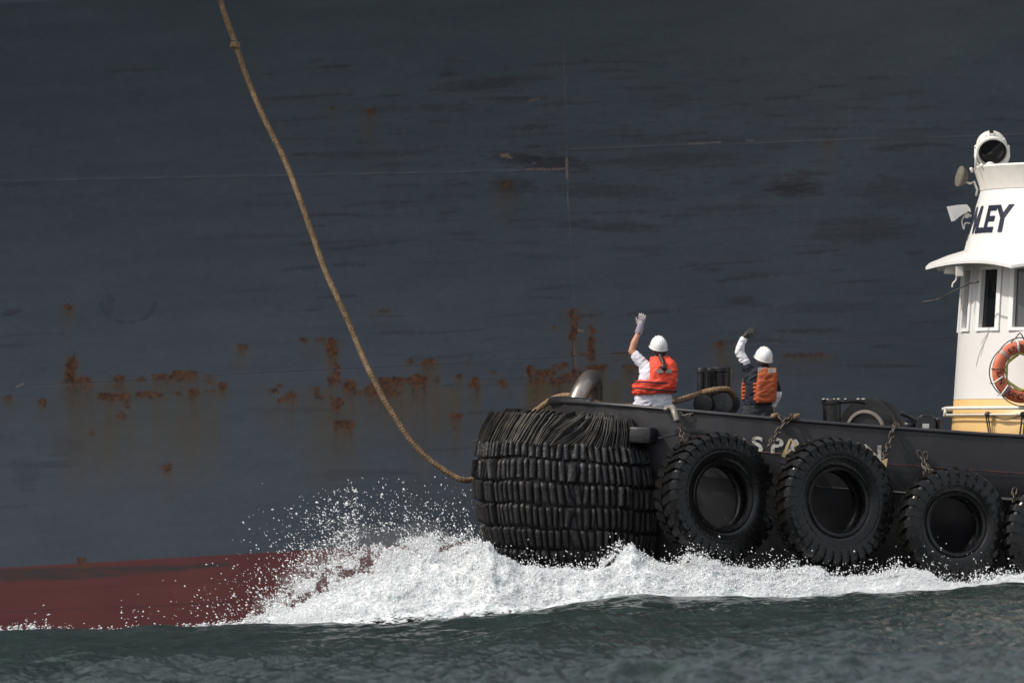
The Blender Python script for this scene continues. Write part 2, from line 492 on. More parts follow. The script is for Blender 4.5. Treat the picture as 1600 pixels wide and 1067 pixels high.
# rust patches: x0, x1, y0, y1, streak length (photo px), strength
RUST = [(104, 118, 556, 600, 45, 1), (98, 146, 591, 600, 22, 1), (120, 143, 590, 599, 18, .9), (176, 196, 587, 596, 22, .9), (213, 224, 587, 595, 6, .8),
        (238, 276, 585, 593, 10, 1), (268, 311, 580, 593, 8, 1), (320, 334, 584, 600, 3, .45), (340, 353, 597, 613, 12, .9), (152, 208, 614, 624, 6, .9), (210, 256, 612, 620, 5, .8),
        (270, 283, 611, 615, 4, .8), (293, 311, 608, 617, 20, .9), (320, 338, 609, 613, 2, .6), (196, 202, 628, 637, 3, .8), (186, 195, 641, 656, 2, .7), (8, 18, 616, 625, 8, .6), (60, 71, 622, 632, 8, .8),
        (103, 112, 475, 484, 12, .8), (370, 385, 538, 546, 10, .8), (254, 271, 724, 736, 12, .8), (140, 148, 672, 680, 4, .6),
        (512, 528, 530, 560, 14, 1), (518, 528, 564, 600, 5, 1), (512, 522, 587, 600, 10, .9), (471, 479, 528, 534, 5, .8), (492, 506, 527, 532, 5, .8),
        (535, 554, 592, 612, 26, 1), (554, 566, 610, 618, 6, .9), (568, 592, 602, 617, 20, .8), (518, 534, 621, 640, 14, 1), (519, 554, 656, 668, 24, 1),
        (588, 612, 590, 606, 22, 1), (612, 633, 588, 602, 28, 1), (640, 671, 586, 602, 50, 1), (576, 622, 597, 620, 18, .8), (632, 645, 590, 597, 8, .8), (672, 688, 586, 597, 4, .5),
        (657, 684, 563, 569, 20, 1), (635, 646, 562, 567, 5, .7), (702, 721, 645, 651, 28, 1), (712, 721, 584, 591, 16, .8), (736, 751, 592, 604, 24, 1), (780, 791, 594, 603, 6, .9), (730, 737, 561, 565, 3, .5), (770, 776, 580, 584, 2, .6),
        (420, 436, 606, 612, 3, .9), (434, 441, 600, 605, 2, .8), (432, 447, 622, 628, 3, .9), (446, 463, 611, 623, 20, .8), (489, 498, 603, 612, 4, .7), (491, 499, 612, 623, 3, .8), (500, 507, 618, 625, 3, .8),
        (890, 903, 481, 500, 40, 1), (895, 902, 500, 532, 6, 1), (897, 901, 530, 574, 2, .7), (863, 868, 508, 514, 3, .8), (921, 927, 509, 530, 6, .9), (918, 931, 526, 562, 8, 1), (914, 946, 569, 577, 22, 1),
        (824, 835, 570, 588, 6, 1), (832, 869, 577, 588, 5, 1), (865, 871, 571, 576, 3, .8), (874, 884, 565, 573, 10, .9), (825, 850, 593, 600, 48, .9), (855, 882, 592, 600, 48, .9), (895, 908, 573, 592, 10, 1), (880, 896, 582, 595, 6, .9),
        (955, 981, 550, 553, 6, .8), (974, 996, 570, 575, 34, .8), (1119, 1133, 533, 546, 30, .8), (1224, 1296, 553, 557, 4, .6), (905, 925, 553, 555, 2, .8),
        (571, 583, 168, 176, 16, .55), (514, 523, 165, 170, 4, .5), (784, 799, 281, 292, 14, .6), (1287, 1301, 216, 222, 8, .3), (588, 607, 482, 486, 4, .5), (122, 137, 870, 882, 2, .9)]
rust = np.zeros_like(Xh); stain = np.zeros_like(Xh); scuff = np.zeros_like(Xh); chip = np.zeros_like(Xh); lineA = np.zeros_like(Xh)
Uw = U + 6 * wobf + 7 * wob; Vw = V + 4.5 * wobf + 4 * wob
for (a, b_, c, d, s, st) in RUST:
    sel = np.where((U > a - 40) & (U < b_ + 40) & (V > c - 30) & (V < d + s * 2 + 90) & inside)
    uu, vv = Uw[sel], Vw[sel]
    mx, my, hx_, hy_ = (a + b_) / 2, (c + d) / 2, (b_ - a) / 2 + 1.5, (d - c) / 2 + 1.5
    q = (np.abs(uu - mx) / hx_) ** 2.6 + (np.abs(vv - my) / hy_) ** 2.2
    q = q + 1.05 * mid[sel] + .5 * fine[sel]
    core = (1 - sstep(.45, 1.15, q)) * (.75 + .6 * np.clip(fine[sel] + .4, 0, 1))
    sl = s * (1 + .8 * np.clip(noise3(U[sel] * .22, 0 * uu, 0 * uu + a * .01), -.7, 1))
    str_ = np.clip(.75 + 1.3 * noise3(U[sel] * .28, V[sel] * .012, 0 * uu + c * .1), 0, 1.1) * sstep(-3, 5, U[sel] - a - 1) * sstep(-3, 5, b_ - 1 - U[sel]) * (V[sel] > c) * np.exp(-np.clip(V[sel] - d, 0, None) / np.maximum(sl, 1.5) * 1.25)
    rust[sel] = np.maximum(rust[sel], np.clip(np.maximum(core, .72 * str_) * st, 0, 1))
    wst = .30 + .20 * noise3(U[sel] * .15, V[sel] * .02, 0 * uu + 2)
    wide = sstep(-16, 8, U[sel] - a) * sstep(-16, 8, b_ - U[sel]) * sstep(-2, 6, V[sel] - c) * np.exp(-np.clip(V[sel] - d, 0, None) / (s * 1.6 + 8))
    stain[sel] = np.maximum(stain[sel], wst * wide * 2.2 * min(1, .45 + s / 25))
# long greenish runs below the rust belt
for (a, b_, c, d, st) in [(95, 345, 590, 790, .42), (480, 560, 600, 780, .5), (560, 720, 600, 700, .55), (820, 975, 590, 700, .75), (975, 1010, 570, 650, .4), (890, 935, 480, 600, .3), (1118, 1150, 535, 620, .35), (395, 470, 600, 700, .25), (780, 800, 285, 335, .5)]:
    run = sstep(-25, 20, U - a) * sstep(-25, 20, b_ - U) * sstep(-8, 12, V - c) * (1 - sstep(c + (d - c) * .35, d + 20, V))
    run = run * (.65 + .7 * noise3(U * .07, V * .008, 0 * U + 6.6))
    stain = np.maximum(stain, 1.5 * st * run * inside)
# scrapes: horizontally drawn-out dark smears
hs = fbm(U * .009, (V + .05 * U) * .085, 0 * U + 1.1, 6, .68)
hs2 = fbm(U * .022, (V + .05 * U) * .20, 0 * U + 5.1, 4, .6)
zone = (.12 + .88 * np.exp(-((V - 270) / 150) ** 2)) * (.22 + .78 * sstep(350, 800, U))
scuff = np.clip((hs - .27) * 2.6, 0, 1) * zone * .6 + np.clip((hs2 - .34) * 2.8, 0, 1) * .6 * zone
def smear(x, y, wx, wy, st, tilt=-.05):
    global scuff
    dv = V - y - tilt * (U - x)
    q = ((U - x) / wx) ** 2 + (dv / wy) ** 2
    q = q + 1.5 * fbm(U * .03, dv * .22, 0 * U + x, 4, .65)
    scuff = np.maximum(scuff, st * (1 - sstep(.1, 1.5, q)))
for sm in [(855, 254, 66, 13, .85, .09), (800, 248, 34, 8, .7, .05), (770, 128, 80, 8, .6, -.07), (735, 137, 60, 6, .5, -.05), (1238, 294, 46, 14, .85, -.02), (1262, 272, 42, 5, .6, -.03), (1130, 325, 70, 5, .4, -.03),
           (945, 300, 90, 10, .45, .0), (970, 355, 60, 8, .55, 0), (905, 350, 30, 6, .5, 0), (1350, 360, 80, 20, .5, -.02), (1160, 470, 26, 8, .6, -.1), (800, 292, 36, 16, .5, 0), (18, 488, 18, 5, .6, -.3),
           (60, 725, 60, 7, .4, 0), (40, 740, 22, 26, .3, 0), (105, 700, 30, 20, .25, 0), (170, 480, 9, 22, .35, 0), (590, 240, 120, 6, .35, -.03), (1040, 250, 120, 10, .4, -.04), (1420, 300, 90, 26, .35, -.03), (560, 740, 90, 8, .3, -.04), (450, 640, 70, 5, .25, 0), (640, 170, 100, 6, .3, -.04), (380, 370, 80, 5, .25, -.03), (1290, 480, 80, 10, .25, -.05), (1000, 390, 60, 6, .3, 0)]:
    smear(*sm)
rs = np.random.default_rng(5)
for _ in range(150):
    x0 = rs.uniform(420, 1500) if rs.random() < .8 else rs.uniform(0, 1500)
    y0 = rs.uniform(90, 560) if rs.random() < .85 else rs.uniform(560, 820)
    wx, wy = rs.uniform(12, 75), rs.uniform(1.0, 3.6)
    ss = np.where((np.abs(U - x0) < wx * 1.6) & (np.abs(V - y0) < 24) & inside)
    dv = V[ss] - y0 - rs.uniform(-.10, .02) * (U[ss] - x0) + .0009 * rs.uniform(-1, 1) * (U[ss] - x0) ** 2 + 2.2 * mid[ss]
    q = ((U[ss] - x0) / wx) ** 2 + (dv / wy) ** 2 + 1.1 * fine[ss] + .8 * mid[ss]
    scuff[ss] = np.maximum(scuff[ss], rs.uniform(.25, .6) * (1 - sstep(.2, 1.3, q)))
rr = np.hypot((U - 200) / 42, (V - 472) / 32)
scuff = np.maximum(scuff, .45 * np.exp(-((rr - 1) / .09) ** 2) * (V > 470) * (fbm(U * .05, V * .05, 0 * U, 3) > -.15))
scuff = scuff * inside
# thin chipped scratches showing primer
def scratch(x0, y0, x1, y1, wdt, st):
    global chip
    t = np.clip(((U - x0) * (x1 - x0) + (V - y0) * (y1 - y0)) / ((x1 - x0) ** 2 + (y1 - y0) ** 2), 0, 1)
    dd = np.hypot(U - x0 - t * (x1 - x0), V - y0 - t * (y1 - y0) + 1.2 * wobf)
    chip = np.maximum(chip, st * (1 - sstep(wdt * .6, wdt * 1.6, dd)) * np.clip(.75 + 1.3 * fine, 0, 1) * inside)
for s_ in [(822, 265, 884, 264, 1.2, .6), (885.5, 248, 886, 277, 1.6, .85), (784, 243, 793, 243, 2.6, .9), (793, 246, 800, 247, 1.5, .7), (1076, 225, 1126, 222, .9, .7), (1168, 220, 1176, 220, 1.2, .5), (886, 300, 887, 322, 1.0, .5), (832, 255, 836, 255, 1.4, .5), (25, 604, 36, 600, 1.2, .7),
           (903, 516, 912, 518, 1.2, .7), (886, 120, 884, 135, .9, .3), (826, 158, 842, 154, 1.4, .4), (430, 613, 445, 628, .8, .2), (897, 535, 899, 572, 1.0, .45)]:
    scratch(*s_)
# weld seams
def seam(pts, wdt=1.1, vert=False):
    if vert: v = U - np.interp(V, [p[1] for p in pts], [p[0] for p in pts]); rng_ = (V > pts[0][1]) & (V < pts[-1][1])
    else: v = V - np.interp(U, [p[0] for p in pts], [p[1] for p in pts]); rng_ = U > -200
    return np.exp(-(v / wdt) ** 2) * rng_
seamA = [(-100, 287), (0, 283), (400, 274), (880, 263), (1060, 228), (1500, 212), (1700, 204)]
seamA = [(-100, 287), (0, 283), (880, 265.5), (886, 234), (1060, 227), (1500, 213), (1700, 206)]
seamB = [(-100, 610), (0, 605), (400, 583), (720, 567), (1060, 547), (1500, 527), (1700, 518)]
sA = seam(seamA) * .8 + seam(seamB) + .8 * seam([(880, 60), (886, 265), (897, 480), (903, 600)], 1.0, True)
for xx in (260, 1480, -160):
    sA = sA + .25 * seam([(xx - 8, -200), (xx + 38, 800)], .9, True)
sA = np.clip(sA, 0, 1) * inside
Yd = Yh - sA * .005 + .012 * fbm(Xh * .55, Zh * .55, 0 * Xh + 3, 2) * inside - .0015 * wobf * np.clip(rust * 2, 0, 1)
boot_line = np.interp(U, [-300, 0, 730, 1700], [903, 887, 845, 792])
boot = sstep(-1.0, 1.0, V - boot_line + .8 * wobf)
boot = np.where(inside, boot, sstep(0, .02, boot_line * 0 + (V > boot_line)))
bandm = sstep(-5, 2, V - np.interp(U, [0, 270, 350], [891, 884, 880])) * sstep(-3, 3, np.interp(U, [0, 120, 270, 345], [908, 905, 893, 884]) - V + 2 * wob)
bandm = bandm * (U < 360) * inside * (.7 + .6 * fbm(U * .02, V * .1, 0 * U, 3))
redl = (.5 * seam([(0, 956), (250, 946), (400, 939), (700, 922)], .9) + .35 * seam([(0, 925), (400, 905), (700, 890)], .8)) * boot

ship_m = bpy.data.materials.new('grey_blue_ship_plating')
n, l, b = fnodes(ship_m)
def attr(nm):
    a = n.new('ShaderNodeAttribute'); a.attribute_name = nm; return a.outputs['Fac']
def rgbmix(fac, c1, c2, mode='MIX'):
    x = n.new('ShaderNodeMix'); x.data_type = 'RGBA'; x.blend_type = mode
    if isinstance(fac, float): x.inputs[0].default_value = fac
    else: l.new(fac, x.inputs[0])
    for i, c in ((6, c1), (7, c2)):
        if isinstance(c, tuple): x.inputs[i].default_value = (*c, 1)
        else: l.new(c, x.inputs[i])
    return x.outputs[2]
tc = n.new('ShaderNodeTexCoord')
def nz(scale, det=6, mapscale=(1, 1, 1), rough=.6):
    mp = n.new('ShaderNodeMapping'); mp.inputs['Scale'].default_value = mapscale
    l.new(tc.outputs['Object'], mp.inputs[0])
    t = n.new('ShaderNodeTexNoise'); t.inputs['Scale'].default_value = scale; t.inputs['Detail'].default_value = det; t.inputs['Roughness'].default_value = rough
    l.new(mp.outputs[0], t.inputs['Vector'])
    return t.outputs[0]
def ramp(fac, p0, p1, c0, c1):
    r_ = n.new('ShaderNodeValToRGB'); r_.color_ramp.elements[0].position = p0; r_.color_ramp.elements[1].position = p1
    r_.color_ramp.elements[0].color = (*c0, 1); r_.color_ramp.elements[1].color = (*c1, 1)
    l.new(fac, r_.inputs[0]); return r_.outputs[0]
base = ramp(nz(.5, 7), .3, .7, (0.084, 0.101, 0.126), (0.107, 0.126, 0.152))
base = rgbmix(.38, base, ramp(nz(2.2, 8, (.25, 1, 1.6)), .35, .7, (0.064, 0.079, 0.101), (0.117, 0.137, 0.166)))
base = rgbmix(.22, base, ramp(nz(9, 9, (.7, 1, 1), .75), .36, .66, (0.062, 0.075, 0.094), (0.125, 0.145, 0.170)))
red = ramp(nz(1.4, 8, (.4, 1, 1.3)), .3, .75, (0.160, 0.046, 0.044), (0.215, 0.068, 0.063))
base = rgbmix(attr('boot'), base, red)
base = rgbmix(attr('band'), base, (0.055, 0.058, 0.058))
base = rgbmix(attr('stain'), base, ramp(nz(5, 5, (1.5, 1, .2)), .3, .7, (0.140, 0.092, 0.036), (0.108, 0.090, 0.050)))
base = rgbmix(attr('scuff'), base, ramp(nz(4, 5, (.2, 1, 2)), .35, .65, (0.036, 0.040, 0.049), (0.060, 0.052, 0.060)))
base = rgbmix(attr('rust'), base, ramp(nz(14, 8), .36, .68, (0.040, 0.019, 0.014), (0.20, 0.082, 0.034)))
base = rgbmix(attr('seam'), base, (0.038, 0.041, 0.047))
base = rgbmix(attr('seam_highlight'), base, (0.24, 0.26, 0.28))  # light caught by the weld ridges, painted as a pale line
base = rgbmix(attr('chip'), base, (0.40, 0.27, 0.19))
l.new(base, b.inputs['Base Color'])
b.inputs['Roughness'].default_value = .62
b.inputs['Specular IOR Level'].default_value = .35
bp = n.new('ShaderNodeBump'); bp.inputs['Distance'].default_value = .006
l.new(nz(2.5, 7), bp.inputs['Height']); l.new(bp.outputs[0], b.inputs['Normal'])
ship = thing('cargo_ship', 'huge dark grey blue ship side with rust streaks and red bottom paint', 'ship', (0, SHIP_Y, 0))
hull = grid_mesh('hull', np.stack([Xh, Yd - SHIP_Y, Zh], -1).reshape(-1, 3), len(xs), len(zs), ship_m,
                 dict(rust=rust, stain=np.clip(stain, 0, .9), scuff=np.clip(scuff, 0, .95), chip=chip, seam_highlight=np.clip(.35 * seam(seamA, .8) + .30 * seam([(x_, y_ + 1.6) for x_, y_ in seamB], .7) + .25 * seam([(880, 60), (886, 265), (897, 480), (903, 600)], .8, True), 0, 1) * inside * (.6 + .8 * np.clip(.5 + fbm(U * .02, V * .02, 0 * U + 77, 2), 0, 1)), seam=np.clip(seam([(x_, y_ + 1.4) for x_, y_ in seamA]) * .25 + seam(seamB, .9) * .6 + .15 * seam([(880, 60), (886, 265), (897, 480), (903, 600)], 1.0, True) + redl, 0, 1) * inside, boot=boot, band=np.clip(bandm, 0, .9)))
hull.parent = ship
# the rest of the ship: closed far side, deck and rail at the top
mb = MB()
prof_n = []
for x in list(xs[::40]) + [xs[-1]]:
    prof_n.append((x, float(ship_y(np.array(x), np.array(13.5)))))
vs = []; fs = []
for i, (x, y) in enumerate(prof_n):
    vs += [Vector((x, y, 13.5)), Vector((x, SHIP_Y + 42, 13.5)), Vector((x, SHIP_Y + 42, -3))]
for i in range(len(prof_n) - 1):
    fs += [(3 * i, 3 * i + 3, 3 * i + 4, 3 * i + 1), (3 * i + 1, 3 * i + 4, 3 * i + 5, 3 * i + 2)]
mb.add(vs, fs)
for s_ in (0, len(prof_n) - 1):
    x, y = prof_n[s_]
    mb.add([(x, SHIP_Y + .2, -3), (x, y, 13.5), (x, SHIP_Y + 42, 13.5), (x, SHIP_Y + 42, -3)], [(0, 1, 2, 3)])
build('deck', mb, M['tug_dark'], ship, smooth=False)
mb = MB()
mb.tube([(x, y, 13.62) for x, y in prof_n[::2]], .13, 8)
build('gunwale', mb, M['tug_dark'], ship)

# ================================================================== the tugboat
tug = thing('tugboat', 'black hulled tugboat with white wheelhouse and huge rubber bow fender', 'tugboat', P(1300, 930, 78.3))
TUG = ROOTLOC[tug.name]
topline = [(862, 626), (900, 628), (940, 631), (1064, 641), (1198, 653), (1283, 660), (1416, 671), (1491, 674), (1600, 682), (1800, 692), (2300, 712), (3300, 742)]
CL = 78.3
plan = [(861, 78.3), (862, 77.9), (868, 77.4), (882, 76.9), (905, 76.45), (940, 76.05), (1000, 75.65), (1064, 75.38), (1130, 75.22), (1198, 75.1), (1300, 75.03), (1450, 75), (1600, 75), (1900, 75), (2400, 75), (2900, 75.1), (3200, 75.8), (3270, 76.8), (3280, 78.3)]
def top_y(px): return float(np.interp(px, [p[0] for p in topline], [p[1] for p in topline]))
near = []
for px, Y in plan:
    p = P(px, top_y(px), Y); near.append(p)
# keep heights a function of length only (same both sides)
nearz = {i: p.z for i, p in enumerate(near)}
def mirror(p): return Vector((p.x, 2 * CL - p.y, p.z))
loop = near + [mirror(p) for p in near[-2:0:-1]]
levels = [(0, 0), (-.22, 0), (-.48, .0), (-.75, .015), (-1.5, .26), (-2.3, .55), (-3.0, .8), (-4.2, 1.3)]
mb = MB()
L = len(loop)
cen = Vector((P(1900, 700, CL).x, CL, 0))
vs = []
for dz, ins in levels:
    for p in loop:
        q = Vector(p); 
        d = Vector((q.x - cen.x, q.y - cen.y, 0))
        side = Vector((0, 1 if q.y > CL else -1, 0)) if abs(q.y - CL) > 2.2 else Vector((d.x, d.y * 2, 0)).normalized()
        q -= side * ins
        q.z += dz
        vs.append(q)
fs = []
for i in range(len(levels) - 1):
    for k in range(L):
        k2 = (k + 1) % L
        fs.append((i * L + k, i * L + k2, (i + 1) * L + k2, (i + 1) * L + k))
mb.add(vs, fs)
# inner bulwark face
ins_v = []
for dz in (0, -.85):
    for p in loop:
        d = Vector((cen.x - p.x, (CL - p.y) * 3, 0)).normalized() * .05
        ins_v.append(p + d + Vector((0, 0, dz)))
mb.add(ins_v, [(k, (k + 1) % L, L + (k + 1) % L, L + k) for k in range(L)])
tug_hull = build('hull', mb, M['tug_black'], tug, autos=40)
mb = MB(); mb.add([p + Vector((0, 0, -.85)) for p in loop], [tuple(range(L))])
build('deck', mb, M['deck'], tug, smooth=False)
mb = MB()
for i in range(L):
    pass
mb.tube(resample(catmull(loop + [loop[0]], 6), .15), .028, 8)
build('cap_rail', mb, M['tug_black'], tug)
# knuckle bar along the hull just below the name and small step bar near the bow chain
mb = MB()
mb.tube([P(x, top_y(x) + 56 + .012 * (x - 1400), Y - .02) for x, Y in ((1150, 75.18), (1250, 75.05), (1400, 75.0), (1700, 75), (2200, 75))], .006, 6)
build('pinstripe', mb, M['red_line'], tug)
mb = MB()
mb.box(P(1075, 673, 75.2), (.35, .12, .05), Matrix.Rotation(R(4), 3, 'Y'))
mb.box(P(1046, 681, 75.25), (.3, .12, .03), Matrix.Rotation(R(-9), 3, 'Y'))
build('step_bar', mb, M['tug_dark'], tug, smooth=False, bevel=.006)

def bend_text(name, s, size, mapper, mat, root, parent=None, offset=.0, spacing=1.0, shear=0, extrude=.0):
    cu = bpy.data.curves.new(name, 'FONT')
    cu.body = s; cu.size = size; cu.offset = offset; cu.space_character = spacing; cu.shear = shear
    cu.align_x = 'CENTER'; cu.resolution_u = 4; cu.extrude = extrude
    t = bpy.data.objects.new('tmp', cu); COL.objects.link(t)
    dg = bpy.context.evaluated_depsgraph_get()
    me = bpy.data.meshes.new_from_object(t.evaluated_get(dg))
    bpy.data.objects.remove(t)
    off = ROOTLOC[root.name]
    for v in me.vertices:
        v.co = mapper(v.co.x, v.co.y, v.co.z) - off
    o = bpy.data.objects.new(name, me); COL.objects.link(o)
    me.materials.clear(); me.materials.append(mat)
    o.parent = parent if parent else root
    return o
# hull name: letters 30 px apart from x=1183 (S) to 1363 (N)
def hullmap(x, y, z):
    px = 1273 + x * 118.5
    Y = float(np.interp(px, [p[0] for p in plan], [p[1] for p in plan]))
    p = P(px, 708 + .072 * (px - 1213) - y * 118.5, Y)
    p.y = Y - .012 - z
    return p
for i, ch in enumerate("SPARTAN"):
    bend_text('hull_letter', ch, .285, lambda x, y, z, i=i: hullmap(x * 1.22 - .759 + i * .253, y, z), M['letter'], tug, offset=.007)

# ---- bow fender
FCX, FAX, FCY, FAY = P(892, 745, 77.4).x, 1.30, 77.55, 2.45
ZP = [(905, .62), (888, .30), (870, .20), (850, .12), (820, .06), (783, .015), (745, 0), (712, .03), (690, .07), (680, .10)]
zref = lambda y: P(760, y, 77).z
TAN = math.tan(R(6.2)); X760 = P(760, 745, 77).x
zarr = np.array([zref(a) for a, _ in ZP]); iarr = np.array([i for _, i in ZP])
def fpt(th, zl, out=0.0):
    """point on fender at plan angle th (0 nose, 90 nearest), local height zl, out beyond the surface"""
    ins = float(np.interp(zl, zarr, iarr)) - out
    c, s = math.cos(th), math.sin(th)
    e = 2 / 3.3
    x = FCX - (FAX - ins) * math.copysign(abs(c) ** e, c)
    y = FCY - (FAY - ins) * math.copysign(abs(s) ** e, s)
    return Vector((x, y, zl - TAN * (x - X760) * .9))
fend = MB()
angs = [R(a) for a in np.arange(-125, 176, 5)]
zls = list(np.linspace(zref(925), zref(683), 16))
vs, fs = [], []
for zl in zls:
    for a in angs: vs.append(fpt(a, zl, -.05))
NA = len(angs)
for i in range(len(zls) - 1):
    for k in range(NA - 1): fs.append((i * NA + k, i * NA + k + 1, (i + 1) * NA + k + 1, (i + 1) * NA + k))
top = len(zls) - 1
ctr = len(vs)
for a in angs:
    q = fpt(a, zls[-1], -.34); q.z += .30; vs.append(q)
for k in range(NA - 1): fs.append((top * NA + k, top * NA + k + 1, ctr + k + 1, ctr + k))
c2 = len(vs)
vs.append(Vector((FCX + .3, FCY, zls[-1] + .32)))
for k in range(NA - 1): fs.append((ctr + k, ctr + k + 1, c2))
fend.add(vs, fs)
fender = build('bow_fender', fend, M['rubber'], tug)
rows_px = [684, 714, 748.5, 784, 819.5, 852, 905]
blocks = MB()
def arclen_angles(zl, pitch, a0=-118, a1=172):
    A = [R(a) for a in np.arange(a0, a1, .5)]
    acc, last, out = 0, fpt(A[0], zl), [A[0]]
    nxt = pitch
    for a in A[1:]:
        p = fpt(a, zl); acc += (p - last).length; last = p
        if acc >= nxt: out.append(a); nxt = acc + pitch * random.uniform(.82, 1.2)
    return out
for r_ in range(6):
    z1, z0 = zref(rows_px[r_]), zref(rows_px[r_ + 1])
    zm = (z0 + z1) / 2
    aa = arclen_angles(zm, .086)
    for i in range(len(aa) - 1):
        am = (aa[i] + aa[i + 1]) / 2; hw = (aa[i + 1] - aa[i]) / 2 * .93
        jz = random.uniform(-.016, .012); jo = random.uniform(-.02, .016) if random.random() < .93 else .04; lean = random.uniform(-.014, .014)
        if r_ == 1 and R(5) < am < R(48): jo += random.uniform(0, .05); lean = random.choice([-.05, .05, .07])
        cols = 6; rws = 8
        bv, bf = [], []
        for j in range(rws + 1):
            t = j / rws
            zz = z0 + .003 + (z1 - z0 - .006) * t + jz * .8 + .045 * float(noise3(np.array(am * 2.3), np.array(r_ * .4), np.array(.5)))
            bul = (1 - .75 * abs(2 * t - 1) ** 12)
            for k in range(cols + 1):
                u = k / cols * 2 - 1
                bu = math.sqrt(max(0, 1 - abs(u) ** 2.4))
                outv = -.05 + (.065 + jo) * min(1, bul * 1.15) * bu + .010 * noise3(np.array(am * 40 + u), np.array(t * 3.), np.array(r_ * 3.3))
                bv.append(fpt(am + hw * u + lean * (t - .5), zz, float(outv)))
        for j in range(rws):
            for k in range(cols):
                b0 = j * (cols + 1) + k
                bf.append((b0, b0 + 1, b0 + cols + 2, b0 + cols + 1))
        blocks.add(bv, bf)
build('rubber_blocks', blocks, M['block'], tug, parent=fender, autos=50)
# frayed upper edge: thin slats leaning over the shoulder of the fender
sl = MB()
A = arclen_angles(zref(683), .017, -80, 160)
ztop = zref(683)
for i, a in enumerate(A):
    for layer in (0, 1):
        if layer and random.random() < .35: continue
        o0 = random.uniform(-.025, .02) - layer * .25
        a_top = a + R(9.0) * random.uniform(.85, 1.15)
        b0 = fpt(a, ztop, o0 + .03); b0.z += -.06 + layer * .2 + random.uniform(-.015, .015)
        m0 = fpt((a + a_top) / 2, ztop, o0 - .045); m0.z += .16 + layer * .15
        t0 = fpt(a_top, ztop, o0 - .15); t0.z += .345 + layer * .06 + random.uniform(-.008, .008)
        b1 = fpt(a + R(.55), ztop, o0 + .03); dd = (b1 - b0); dd.z = 0; dd = dd.normalized() * random.uniform(.0035, .0075)
        inn = Vector((FCX, FCY, 0)) - Vector((b0.x, b0.y, 0)); inn.normalize(); inn = inn * .05 - Vector((0, 0, .07))
        vs = []
        for p in (b0, m0, t0):
            vs += [p - dd, p + dd, p + dd + inn, p - dd + inn]
        sl.add(vs, [(0, 1, 5, 4), (4, 5, 9, 8), (1, 2, 6, 5), (5, 6, 10, 9), (3, 0, 4, 7), (7, 4, 8, 11), (0, 3, 2, 1), (8, 9, 10, 11)])
build('frayed_slats', sl, M['fray'], tug, parent=fender, smooth=False)
# end slab where the fender meets the hull
mb = MB()
mb.box(P(1006, 680, 75.5), (.30, .5, .22), Matrix.Rotation(R(5), 3, 'Y') @ Matrix.Rotation(R(-14), 3, 'Z'))
build('fender_end_slab', mb, M['rubber'], tug, parent=fender, bevel=.03)

# ---- bow staple fairlead (polished inverted U of thick pipe)
mb = MB()
pth = catmull([P(897, 636, 77.05), P(905, 618, 77.1), P(913, 603, 77.2), P(920, 593.5, 77.38), P(924.5, 593, 77.52), P(927, 602, 77.65), P(928, 634, 77.75)], 8)
mb.tube(pth, [.128] * len(pth), 18)
build('staple_fairlead', mb, M['steel'], tug)
mb = MB()
mb.tube(catmull([P(925, 630, 76.5), P(893, 627, 76.85), P(868, 626, 77.4), P(862, 627, 78.2), P(868, 625, 79.2), P(893, 626, 79.8)], 6), .062, 12)
build('nose_bumper', mb, M['rubber'], tug)

# ---- double bitts with crossbars
bitt = MB()
def post(mbx, px, py0, py1, Y, rad, cap=1.0):
    a, b_ = P(px, py1, Y), P(px, py0, Y)
    h = b_.z - a.z
    mt = Matrix.Translation(a) @ Matrix.Rotation(R(2.5), 4, 'Y')
    mbx.lathe([(rad, 0), (rad, h - .07), (rad * 1.12 * cap, h - .06), (rad * 1.12 * cap, h - .015), (rad * 1.02 * cap, h), (0, h + .004)], mt, 28)
post(bitt, 1097, 575, 720, 78.2, .062)
post(bitt, 1124.5, 573.5, 725, 77.9, .142)
bitts = build('mooring_bitts', bitt, M['tug_dark'], tug, autos=35)
mb = MB(); post(mb, 1111, 575, 720, 77.7, .05)
build('bitt_pin_and_lit_strip', mb, M['tug_dark'], tug, parent=bitts, autos=35)
mb = MB(); post(mb, 1141, 576, 720, 78.0, .028)
build('bitt_pin_and_lit_strip', mb, M['shackle'], tug, parent=bitts, autos=35)  # thin pale post stands in for the lit strip on the big post's right
mb = MB()
for px, rad in ((1099, .14), (1128, .165)):
    c = P(px, 631, 77.4)
    mt = Matrix.Translation(c) @ Matrix.Rotation(R(-14), 4, 'Z') @ Matrix.Rotation(R(90), 4, 'X')
    mb.lathe([(rad * .9, -.5), (rad * .9, -.06), (rad, -.05), (rad, .0), (rad * .93, .02), (rad * .6, .025), (0, .03)], mt, 32)
build('crossbar', mb, M['tug_dark'], tug, parent=bitts, autos=35)

# ---- anchor winch
mb = MB()
def disc(mbx, px, py, Y, rad, th, yaw=-25, hole=0.0):
    c = P(px, py, Y)
    mt = Matrix.Translation(c) @ Matrix.Rotation(R(yaw), 4, 'Z') @ Matrix.Rotation(R(90), 4, 'X')
    if hole:
        mbx.lathe([(hole, -th / 2), (rad - .01, -th / 2), (rad, -th / 2 + .012), (rad, th / 2 - .012), (rad - .01, th / 2), (hole, th / 2), (hole, -th / 2)], mt, 48, capends=False)
    else:
        mbx.lathe([(rad - .01, -th / 2), (rad, -th / 2 + .012), (rad, th / 2 - .012), (rad - .01, th / 2)], mt, 48)
disc(mb, 1356, 668, 78.1, .41, .07)
disc(mb, 1366, 668, 78.6, .41, .05)
disc(mb, 1361, 668, 78.35, .2, .6)
winch = build('winch', mb, M['tug_dark'], tug, autos=35)
mb = MB(); disc(mb, 1352, 672, 77.6, .275, .06, -20, .235)
build('winch_flange', mb, M['shackle'], tug, parent=winch, autos=35)
